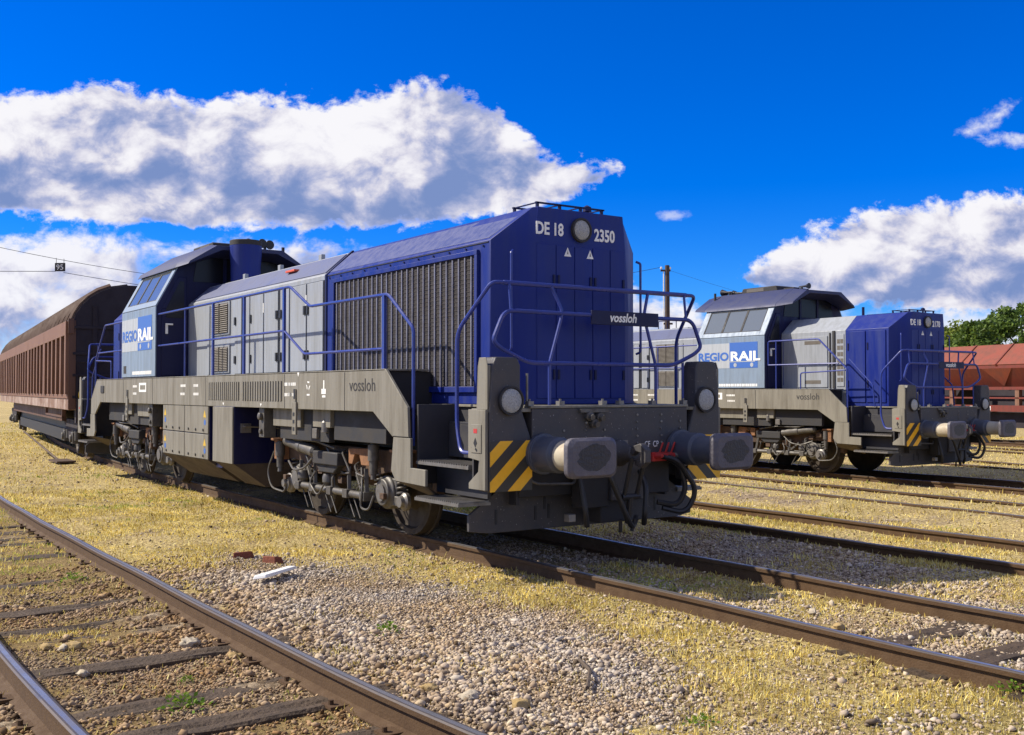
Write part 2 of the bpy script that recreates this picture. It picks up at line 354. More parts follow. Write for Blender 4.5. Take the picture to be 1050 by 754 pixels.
WAGR = mat('sooty_wagon_roof', (.040, .023, .019), .65, dirt=(.07, .04, .03), amt=.6, scale=2)
GREASE = mat('black_grease', (.014, .014, .024), .35, dirt=(.035, .033, .045), amt=.7, scale=14, bump=.3)
SHEENB = mat('blue_roof_sheen', (.028, .042, .16), .5, dirt=(.08, .092, .21), amt=.7, scale=3, streak=True)  # paler, greyer blue: sheen of the roof slopes painted into the colour
ROOFB = mat('dull_roof_paint', (.014, .021, .085), .5, dirt=(.03, .035, .07), amt=.6, scale=2.2)
TANKB = mat('grimy_tank_base', (.075, .055, .038), .8, dirt=(.04, .028, .02), amt=.7, scale=4)
GLASS2 = mat('dark_window_glass', (.010, .011, .018), .25, spec=.25)
STRA = stripes('hazard_stripes_rising', 1.0); STRB = stripes('hazard_stripes_falling', -1.0)

# ------------------------------------------------------------------ locomotives
LL = 17.75; HC = LL/2                                   # length over buffers; parts below are written from the buffer face backwards
def P2(): return MB((HC, 0, 0))
def hood_plan(x0, x1, w=.94, c=.36, cx=.28, front=True):  # plan polygon, x0 = front
    return [(x0, -c*0-.58), (x0, .58), (x0-cx, w), (x1, w), (x1, -w), (x0-cx, -w)] if front else [(x0, -w), (x0, w), (x1, w), (x1, -w)]
ZS, ZR = 3.14, 3.47
def hood_body(mb, x0, x1, front, zb=1.5):
    lo = hood_plan(x0, x1, front=front)
    if front: up = [(x0-.0, -.55), (x0-.0, .55), (x0-.06, .575), (x1, .56), (x1, -.56), (x0-.06, -.575)]
    else: up = [(x0, -.56), (x0, .56), (x1, .56), (x1, -.56)]
    n = len(lo)
    vs = [(a, b, zb) for a, b in lo] + [(a, b, ZS) for a, b in lo] + [(a, b, ZR) for a, b in up]
    fs = [tuple(range(n))[::-1], tuple(range(2*n, 3*n))]
    for k in range(2):
        for i in range(n): fs.append((k*n+i, k*n+(i+1) % n, (k+1)*n+(i+1) % n, (k+1)*n+i))
    mb.add(vs, fs)

def end_of_loco(root, rotz, num, white):
    num_seed = int(num)+round(rotz)
    """everything carried by one end frame, written for the front end (x=0 is the buffer face)"""
    B = lambda mb, name, m, par=root, **k: mb.build(name, m, par, rotz=rotz if par is root else 0, **k)
    m = P2(); m.box(-1.04, -.78, -.985, .985, .95, 1.47); m.box(-1.02, -.79, -.02, .40, .56, .95)
    beam = B(m, 'headstock', DGREY, bevel=.008)
    m = P2(); m.box(-1.3, -1.04, -.95, .95, .62, 1.44); m.box(-1.02, -.83, -.34, -.02, .50, .95); m.box(-1.06, -.86, -.10, .30, .34, .56); m.box(-1.04, -.85, .40, .80, .60, .95); B(m, 'draft_gear_box', DARK, bevel=.01)
    m = P2(); m.tube(fillet([(-.95, -.98, .86), (-.90, -.86, .76), (-.90, -.40, .74), (-.95, -.34, .80)], .06), .014, 6); B(m, 'hose_guard', STEEL, beam)
    m = P2(); random.seed(3)                                            # bolt rows
    for y in (-.62, -.35, -.12, .30, .62, .88):
        for z in (1.12, 1.19, 1.26, 1.33, 1.40)[:random.randint(2, 5)]: m.cyl((-.782, y+random.uniform(-.01, .01), z), (-.768, y, z), .012, n=6)
    B(m, 'bolt', SHINY, beam, smooth=False)
    m = P2(); m.box(-2.66, -.775, -1.0, 1.0, 1.474, 1.498); m.box(-1.08, -.80, -1.46, 1.46, 1.440, 1.474)
    B(m, 'end_deck', GREY, bevel=.004)
    for s in (-1, 1):
        # lamp housing and its side plate
        m = P2(); poly = [(-1.455, 1.19), (-1.455, 1.47), (-1.425, 1.86), (-1.385, 1.945), (-1.15, 1.945), (-1.115, 1.87), (-1.115, 1.50), (-.995, 1.20), (-.995, .72), (-1.455, .72)]
        m.yz([(a if s < 0 else -a, z) for a, z in poly], -.98, -.78)
        hs_ = B(m, 'lamp_housing', DGREY, bevel=.015)
        m = P2(); m.xz([(-1.09, 1.465), (-.80, 1.465), (-.80, .735), (-1.08, .735), (-1.08, .79), (-.92, .90), (-.90, 1.0), (-1.09, 1.02)], s*1.46, s*1.49)
        m.xz([(-.985, 1.465), (-.80, 1.465), (-.80, 1.86), (-.83, 1.94), (-.94, 1.94), (-.965, 1.86)], s*1.458, s*1.466)
        m.xz([(-.985, 1.47), (-.802, 1.47), (-.802, 1.87), (-.965, 1.87)], s*1.43, s*1.458)
        sp = B(m, 'corner_side_plate', GREY, bevel=.004)
        m = P2(); m.xz([(-1.03, 1.07), (-.86, 1.07), (-.86, 1.33), (-1.03, 1.33)], s*1.488, s*1.497); B(m, 'cover_plate', GREY, sp, bevel=.003)
        m = P2(); m.xz([(-.985, 1.16), (-.955, 1.12), (-.925, 1.16), (-.955, 1.21)], s*1.497, s*1.499); m.xz([(-.96, 1.10), (-.93, 1.08), (-.92, 1.10), (-.95, 1.12)], s*1.497, s*1.499); B(m, 'pictogram', BLACK, sp, smooth=False)
        m = P2(); m.xz([(-.985, 1.25), (-.925, 1.25), (-.925, 1.29), (-.985, 1.29)], s*1.497, s*1.499); B(m, 'label_plate', RED, sp, smooth=False)
        m = P2(); m.rings([(0, .135), (.05, .135), (.05, .118), (.02, .112)], (-.79, s*1.235, 1.545), (1, 0, 0), 24); rim = B(m, 'headlight', DARK, hs_)
        m = P2(); m.rings([(0, .112), (.035, .112), (.05, .09), (.056, .05), (.058, .005)], (-.785, s*1.235, 1.545), (1, 0, 0), 24); B(m, 'lamp_glass', LAMP, rim)
        m = P2(); m.box(-.78, -.772, *(sorted((s*.99, s*1.452))), .722, 1.18); B(m, 'hazard_panel', STRA if s < 0 else STRB, smooth=False)
        # buffer
        m = P2(); y = s*.875; m.rings([(0, .19), (.05, .19), (.05, .165), (.29, .165), (.31, .14), (.35, .14)], (-.78, y, 1.05), (1, 0, 0), 28)
        bf = B(m, 'buffer', SLEEVE, bevel=.005)
        m = P2(); m.rings([(0, .14), (.30, .135), (.36, .135), (.36, .15), (.42, .15)], (-.49, y, 1.05), (1, 0, 0), 28); B(m, 'buffer_sleeve', BUFW if white[s] else SLEEVE, bf)  # where not white, the sleeve's shade is put into its blue-grey colour
        m = P2(); hw, hh, rc = .275, .176, .075; pl = []
        for cx_, cz_, a0 in ((hw-rc, hh-rc, 0), (-hw+rc, hh-rc, 90), (-hw+rc, -hh+rc, 180), (hw-rc, -hh+rc, 270)):
            for k in range(5): t = R(a0+k*22.5); pl.append((y+cx_+rc*math.cos(t), 1.05+cz_+rc*math.sin(t)))
        m.yz(pl, -.085, -.03); c = (y, 1.05)
        inner = [(c[0]+(a-c[0])*.86, c[1]+(b-c[1])*.86) for a, b in pl]
        m.loft([(-.03, a, b) for a, b in pl], [(0.0, a, b) for a, b in inner])
        B(m, 'buffer_plate', BUFP, bf, bevel=.004)
        rr = random.Random(int(s*7+num_seed)); pg = []
        for k in range(26): t = 2*math.pi*k/26; q_ = rr.uniform(.86, 1.08); pg.append((y+.185*q_*math.cos(t), 1.05+.118*q_*math.sin(t)+.008))
        m = P2(); m.yz(pg, -.004, .0018); B(m, 'grease_patch', GREASE, bf, smooth=False)
        # entrance steps
        st = P2(); st.box(-2.12, -1.06, *sorted((s*.93, s*.97)), .55, 1.5); st.box(-2.12, -2.09, *sorted((s*.97, s*1.45)), .7, 1.5); st.box(-1.10, -1.07, *sorted((s*.97, s*1.44)), .75, 1.45)
        st.box(-2.05, -1.11, *sorted((s*1.22, s*1.26)), .62, .90); st.box(-2.08, -1.11, *sorted((s*1.06, s*1.10)), .97, 1.30); st.box(-2.08, -1.11, *sorted((s*.97, s*1.10)), 1.30, 1.325)
        steps = B(st, 'entrance_steps', STEPD, bevel=.004)
        for za, ya, xa, xb in ((.905, 1.47, -2.10, -1.12), (.56, 1.56, -1.97, -1.15)):
            m = P2(); m.box(xa, xb, *sorted((s*(ya-.36), s*ya)), za, za+.03)
            for k in range(22): xx = xa+.02+k*(xb-xa-.04)/21; m.box(xx-.008, xx+.008, *sorted((s*(ya-.35), s*(ya-.01))), za+.03, za+.042)
            B(m, 'tread', SHINY, steps, smooth=False)
        m = P2(); m.xz([(-2.47, 1.16), (-2.11, 1.16), (-2.11, .865), (-1.81, .862), (-1.81, .70), (-2.42, .715), (-2.52, .82)], s*1.50, s*1.53)
        lp = B(m, 'step_side_plate', GREY, bevel=.004)
        m = P2(); m.loft([(-2.42, s*1.53, .715), (-1.81, s*1.53, .70), (-1.81, s*1.50, .70), (-2.42, s*1.50, .715)], [(-2.75, s*1.15, .62), (-2.0, s*1.15, .50), (-2.0, s*1.12, .50), (-2.75, s*1.12, .62)]); B(m, 'step_underplate', TANKB)
        # handrail down the step
        m = P2(); m.tube(fillet([(-.98, s*1.16, 2.65), (-.98, s*1.30, 2.65), (-1.40, s*1.42, 2.2), (-1.40, s*1.42, 1.30), (-1.28, s*1.45, 1.06), (-1.12, s*1.45, 1.06)], .12), .019)
        B(m, 'grab_rail', RAILB)
        m = P2(); m.tube(fillet([(-1.36, s*.80, 3.02), (-1.33, s*.84, 3.0), (-1.33, s*.84, 2.05), (-1.38, s*.82, 2.03)], .02), .013); B(m, 'hood_grab_rail', RAILB)
    # front railing
    m = P2(); m.tube([(-.98, -1.17, 2.65), (-.98, 1.17, 2.65)], .024)
    m.tube(fillet([(-.92, 0, 2.38), (-.92, -1.20, 2.385), (-.92, -1.33, 2.10), (-.92, -1.24, 2.03), (-.92, -.92, 1.90), (-.92, .92, 1.90), (-.92, 1.24, 2.03), (-.92, 1.33, 2.10), (-.92, 1.20, 2.385), (-.92, 0, 2.38)], .10), .021)
    for s in (-1, 1):
        m.tube(fillet([(-.97, s*.62, 2.64), (-.92, s*.52, 2.40), (-.92, s*.68, 1.90), (-.92, s*.68, 1.50)], .06), .016)
        m.tube([(-.96, s*1.12, 2.64), (-.93, s*1.12, 2.385)], .013)
        m.tube([(-.92, s*1.06, 1.93), (-.92, s*1.06, 1.5)], .014)
    rail = B(m, 'end_railing', RAILB)
    m = P2(); m.box(-.915, -.895, -.18, .70, 2.29, 2.43); nb = B(m, 'name_board', DBLUE, rail, bevel=.004)
    text('lettering', 'vossloh', .125, WHITE, nb, (HC-.893, .045, 2.325), (R(90), 0, R(90)), bold=.003, shear=.22, depth=.001, xs=.93)
    # small fittings on deck edge
    m = P2()
    for y in (-.98, -.62, -.1, .12, .55, .98): m.box(-.86, -.80, y-.03, y+.03, 1.498, 1.54); m.cyl((-.83, y, 1.54), (-.83, y, 1.56), .012)
    m.tube([(-.84, -1.0, 1.5), (-.84, -1.0, 1.80)], .012); B(m, 'deck_fitting', SHINY, beam)
    # multiple-control sockets
    m = P2()
    for y, z in ((-.33, 1.40), (-.20, 1.39), (-.27, 1.33)): m.rings([(0, .045), (.05, .045), (.055, .03), (.09, .028)], (-.78, y, z), (1, 0, -.2), 12)
    m.box(-.79, -.74, -.44, -.10, 1.43, 1.465); B(m, 'control_socket', STEEL, beam)
    m = P2(); m.box(-.78, -.765, .10, .17, 1.11, 1.15); B(m, 'number_plate', SHINY, beam)
    # draw hook and coupling
    m = P2(); m.rings([(0, .13), (.10, .13), (.16, .09), (.30, .07)], (-.80, .02, 1.03), (1, 0, 0), 16)
    m.xz([(-.52, 1.10), (-.38, 1.14), (-.30, 1.08), (-.30, .96), (-.38, .90), (-.46, .93), (-.46, .98), (-.38, .98), (-.37, 1.05), (-.44, 1.06), (-.52, 1.0)], -.015, .055); hook = B(m, 'draw_hook', DGREY, beam, bevel=.008)
    m = P2()
    for y in (-.06, .10): m.tube([(-.44, y, 1.0), (-.56, y, .62)], .022)
    m.tube([(-.56, -.09, .62), (-.56, .13, .62)], .03); m.tube([(-.56, .02, .62), (-.60, .02, .36)], .03)
    for y in (-.07, .11): m.tube([(-.60, y, .40), (-.62, y*.8, .28)], .018)
    B(m, 'screw_coupling', BLACK, hook)
    m = P2()
    def hose(p): m.tube(fillet(p, .2, 6), .027)
    hose([(-.72, .58, .98), (-.58, .66, .95), (-.55, .90, .64), (-.62, .82, .40), (-.74, .60, .46)])
    hose([(-.72, .66, .95), (-.62, .72, .90), (-.60, .80, .66), (-.66, .74, .48), (-.76, .55, .52)])
    hose([(-.72, -.22, .9), (-.55, -.25, .85), (-.56, -.02, .42), (-.62, .10, .30), (-.70, .22, .40)])
    hose([(-.74, .30, .85), (-.62, .28, .7), (-.60, .24, .42), (-.68, .3, .33)])
    hose([(-.74, -.45, .8), (-.66, -.45, .5), (-.70, -.40, .35)])
    B(m, 'brake_hose', BLACK, beam)
    m = P2()
    for y in (.52, .60, .68): m.rings([(0, .035), (.09, .03), (.12, .02)], (-.78, y, .98), (1, .1, .1), 10); m.bar((-.70, y, 1.0), (-.66, y+.02, 1.12), .025, .012)
    m.box(-.78, -.74, .47, .74, .93, 1.02); B(m, 'brake_cock', RED, beam)
    m = P2(); m.box(-.77, -.70, .66, .74, .95, 1.01); m.tube([(-.75, .70, .98), (-.62, .76, 1.0)], .03); m.box(-.79, -.75, .80, .83, .92, 1.03); m.box(-.8, -.72, .70, .76, .44, .50); m.box(-.8, -.72, -.60, -.52, .40, .47); B(m, 'hose_coupling', SHINY, beam, bevel=.004)
    text('lettering', 'CF  CP', .085, WHITE, beam, (HC-.778, .40, 1.075), (R(90), 0, R(90)), depth=.001, xs=.75)
    # plough
    m = P2(); m.yz([(-1.42, .32), (-1.42, .47), (-1.10, .69), (-.55, .69), (-.5, .62), (.5, .62), (.55, .69), (1.10, .69), (1.42, .47), (1.42, .32), (1.2, .29), (-1.2, .29)], -1.22, -1.18)
    m.box(-1.6, -1.22, -.9, -.84, .32, .75); m.box(-1.6, -1.22, .84, .9, .32, .75)
    pl_ = B(m, 'rail_guard', DGREY, bevel=.004)
    m = P2()
    for y, z in ((-1.12, .44), (-.66, .45), (-.5, .46), (-.55, .55), (.2, .45), (.5, .45), (.9, .45)): m.box(-1.182, -1.174, y-.012, y+.012, z-.07, z+.07)
    B(m, 'slot', BLACK, pl_, smooth=False)

def hood_front(root, rotz, num, hood):
    """doors, lamp, numbers on the end face of a hood"""
    x = -1.28
    ys = (-.575, -.335, -.10, .135, .37, .575)
    for i in range(5):
        m = P2(); m.box(x-.01, x+.010, ys[i]+.006, ys[i+1]-.006, 1.56, 3.10); d = m.build('end_door', BLUE, hood, bevel=.004, rotz=rotz)
        m = P2(); yy = ys[i+1]-.03 if i % 2 == 0 else ys[i]+.03
        for z in (1.8, 2.75): m.box(x+.008, x+.022, yy-.012, yy+.012, z-.05, z+.05)
        m.build('hinge', DBLUE, d)
    m = P2(); m.rings([(0, .125), (.06, .125), (.06, .105), (.03, .10)], (x-.02, -.02, 3.275), (1, 0, 0), 24); rim = m.build('top_headlight', DARK, hood, rotz=rotz)
    m = P2(); m.rings([(0, .102), (.05, .102), (.065, .08), (.07, .005)], (x-.02, -.02, 3.275), (1, 0, 0), 24); m.build('lamp_glass', LAMP, rim)
    holder = hood
    text('lettering', 'DE 18', .172, WHITE, holder, (HC+x+.004, -.585, 3.20), (R(90), 0, R(90)), bold=.005, depth=.002, xs=.80)
    text('lettering', num, .172, WHITE, holder, (HC+x+.004, .16, 3.185), (R(90), 0, R(90)), bold=.005, depth=.002, xs=.80)
    for y, z in ((-.19, 3.04), (.10, 3.035)):
        m = P2(); m.yz([(y-.045, z-.045), (y+.045, z-.045), (y, z+.045)], x+.009, x+.013); k = m.build('warning_triangle', WHITE, hood, rotz=rotz, smooth=False)
        m = P2(); m.yz([(y-.007, z-.022), (y+.007, z-.022), (y, z+.02)], x+.013, x+.0145); m.build('pictogram', BLACK, k, smooth=False)
    m = P2()                                                       # guard frame on the roof edge
    for y in (-.5, -.22, .05, .33): m.box(x-.10, x-.07, y-.012, y+.012, 3.46, 3.53)
    m.box(x-.10, x-.07, -.52, .36, 3.52, 3.535); m.box(x-.5, x-.47, -.52, .36, 3.52, 3.535)
    for y in (-.5, -.22, .05, .33): m.box(x-.5, x-.08, y-.01, y+.01, 3.522, 3.532); m.box(x-.5, x-.47, y-.012, y+.012, 3.46, 3.53)
    m.build('roof_guard', DBLUE, hood, rotz=rotz)
    m = P2(); m.tube([(x-.35, .35, 3.45), (x-.35, .35, 3.56)], .02); m.rings([(0, .05), (.05, .045), (.07, .01)], (x-.35, .35, 3.55), (0, 0, 1), 12); m.build('roof_fitting', DBLUE, hood, rotz=rotz)

def bogie(root, xc):
    m = P2()
    for s in (-1, 1):
        y0, y1 = sorted((s*.98, s*1.10))
        m.xz([(xc-1.75, .97), (xc-1.75, .74), (xc-1.2, .72), (xc-.7, .62), (xc+.7, .62), (xc+1.2, .72), (xc+1.75, .74), (xc+1.75, .97)], y0, y1)
        for dx in (-1.72, 1.72): m.box(xc+dx-.05, xc+dx+.05, *sorted((s*.9, s*1.18)), .72, .99)
    for dx in (-1.6, 0, 1.6): m.box(xc+dx-.1, xc+dx+.1, -1.0, 1.0, .7, .92)
    m.box(xc-.5, xc+.5, -.6, .6, .45, .8)
    fr = m.build('bogie', RUSTF, root, bevel=.008)
    for dx in (-1.2, 1.2):
        m = P2(); m.cyl((xc+dx, -.95, .5), (xc+dx, .95, .5), .08); m.build('axle', DARK, fr)
        for s in (-1, 1):
            m = P2(); a = (0, s, 0)
            m.rings([(0, .47), (.0, .53), (.03, .53), (.035, .505), (.135, .495), (.135, .43), (.10, .41), (.085, .22), (.14, .18), (.16, .10), (.16, .01)], (xc+dx, s*.68, .5), a, 40)
            m.build('wheel', WHEELM, fr)
            m = P2(); m.rings([(0, .19), (.14, .19), (.16, .16), (.20, .15), (.20, .02)], (xc+dx, s*.98, .5), a, 20)
            m.box(xc+dx-.30, xc+dx+.30, *sorted((s*.99, s*1.12)), .36, .47); m.box(xc+dx-.2, xc+dx+.2, *sorted((s*.98, s*1.10)), .40, .66)
            ab = m.build('axle_box', STEEL, fr, bevel=.01)
            m = P2(); m.rings([(0, .10), (.02, .10), (.02, .02)], (xc+dx, s*1.18, .5), a, 16); m.build('bearing_cap', SHINY, ab)
            for k in (-1, 1):                                        # coil springs
                m = P2(); pts = [(xc+dx+k*.27+.055*math.cos(t), s*1.06+.055*math.sin(t), .47+.27*t/(2*math.pi*5)) for t in np.linspace(0, 2*math.pi*5, 60)]
                m.tube(pts, .014, 6); m.build('coil_spring', STEEL, fr)
    for s in (-1, 1):
        # inclined brake / damper cylinder, dark valve block
        m = P2(); m.rings([(0, .03), (.03, .068), (.45, .068), (.46, .082), (.56, .082), (.565, .075), (.92, .075), (.95, .05)], (xc-1.38, s*1.24, .985), (1, 0, -.115), 20); m.build('brake_cylinder', STEEL, fr)
        m = P2(); m.box(xc-.42, xc+.30, *sorted((s*1.08, s*1.30)), .74, .90); m.xz([(xc-.42, .74), (xc+.30, .78), (xc+.1, .64), (xc-.3, .64)], s*1.08, s*1.26); m.build('valve_block', DARK, fr, bevel=.015)
        m = P2()
        for dx, top in ((-1.65, .98), (1.08, 1.06)):
            m.rings([(0, .035), (.03, .035), (.03, .062), (.21, .066), (.21, .048), (.36, .045), (.36, .03), (.42, .035)], (xc+dx, s*1.22, top), (.02, 0, -1), 16)
        m.build('vertical_damper', STEEL, fr)
        m = P2(); m.tube([(xc-1.12, s*1.2, .43), (xc+.85, s*1.2, .43)], .042, 12); m.build('brake_rod', STEEL, fr)
        m = P2()                                                     # hangers and links
        for dx in (-1.05, -.62, -.1, .35, .8):
            m.bar((xc+dx, s*1.17, .74), (xc+dx+.06, s*1.19, .42), .045, .05); m.box(xc+dx-.0, xc+dx+.12, *sorted((s*1.13, s*1.26)), .38, .48)
        for dx in (-.85, .55): m.bar((xc+dx, s*1.16, .66), (xc+dx+.2, s*1.2, .50), .04, .04)
        m.build('brake_hanger', STEEL, fr, bevel=.004)
        m = P2()
        for dx in (-.78, -.62, -.10, .06, .55, .70):
            m.tube([(xc+dx-.22, s*1.19, .44), (xc+dx-.02, s*1.18, .16)], .009, 6)
        m.build('sand_pipe', STEEL, fr)
        m = P2()
        for dx in (-1.2, 1.2):
            m.xz([(xc+dx+.50, .48), (xc+dx+.60, .45), (xc+dx+.62, .62), (xc+dx+.52, .66)], s*.72, s*.82); m.xz([(xc+dx-.50, .48), (xc+dx-.60, .45), (xc+dx-.62, .62), (xc+dx-.52, .66)], s*.72, s*.82)
        m.build('brake_block', RUSTF, fr)
        m = P2()                                                     # hoses and pipes
        m.tube(fillet([(xc-1.85, s*1.22, .82), (xc-2.0, s*1.26, .55), (xc-1.85, s*1.26, .33), (xc-1.45, s*1.24, .30), (xc-1.4, s*1.22, .42)], .2, 6), .013)
        m.tube(fillet([(xc-1.2, s*1.3, 1.28), (xc-1.2, s*1.32, 1.08), (xc-.95, s*1.32, 1.02), (xc-.3, s*1.3, 1.02), (xc+.2, s*1.28, .95)], .08), .015)
        m.tube(fillet([(xc-1.3, s*1.24, .72), (xc-1.0, s*1.3, .62), (xc-.7, s*1.28, .66), (xc-.5, s*1.26, .8)], .1), .014)
        m.tube(fillet([(xc+.75, s*1.2, .75), (xc+.9, s*1.27, .5), (xc+.85, s*1.27, .30), (xc+1.0, s*1.24, .28), (xc+1.05, s*1.2, .45)], .08), .013)
        m.tube(fillet([(xc-.45, s*1.24, .64), (xc-.55, s*1.28, .5), (xc-.3, s*1.28, .34), (xc-.15, s*1.26, .5)], .08), .012)
        m.build('bogie_hose', STEEL, fr)
        m = P2(); m.rings([(0, .13), (.05, .13), (.07, .1), (.1, .1), (.1, .05), (.14, .05)], (xc-1.45, s*1.12, .42), (0, s, 0), 18); m.rings([(0, .10), (.04, .10), (.06, .07), (.1, .06)], (xc+1.55, s*1.05, .42), (0, s, 0), 16); m.build('sensor_housing', SHINY, fr)
        m = P2()
        for dx in (-1.78, 1.62): m.box(xc+dx-.02, xc+dx+.16, *sorted((s*1.10, s*1.24)), .72, .97); m.box(xc+dx-.05, xc+dx+.19, *sorted((s*1.08, s*1.28)), .97, 1.0)
        m.xz([(xc+.42, .96), (xc+.92, .98), (xc+.96, .78), (xc+.75, .78), (xc+.70, .90), (xc+.58, .90), (xc+.52, .78), (xc+.42, .78)], s*1.10, s*1.21)
        m.build('frame_bracket', RUSTL, fr, bevel=.006)
        rr = random.Random(int(xc*10)+s)
        m = P2()
        for k in range(9):
            dx = rr.uniform(-1.5, 1.4); zz = rr.uniform(.45, .95); q_ = rr.uniform(.03, .08); m.box(xc+dx-q_, xc+dx+q_, *sorted((s*1.08, s*rr.uniform(1.16, 1.25))), zz-q_*.7, zz+q_*.7)
        m.build('bracket', RUSTF, fr, bevel=.006)
        m = P2()
        for k in range(7):
            dx = rr.uniform(-1.5, 1.2); zz = rr.uniform(.5, 1.0); m.tube(fillet([(xc+dx, s*1.15, zz), (xc+dx+.05, s*1.24, zz-.03), (xc+dx+rr.uniform(-.25, .35), s*1.25, zz-rr.uniform(.05, .3)), (xc+dx+rr.uniform(-.3, .4), s*1.16, zz-rr.uniform(.15, .35))], .06), .011, 6)
        m.build('small_pipe', STEEL, fr)
        m = P2()
        for dx in (-.95, -.2): m.rings([(0, .06), (.04, .075), (.10, .075), (.13, .05), (.2, .03)], (xc+dx, s*1.18, .62), (0, 0, -1), 14)
        m.build('grease_pot', STEEL, fr)

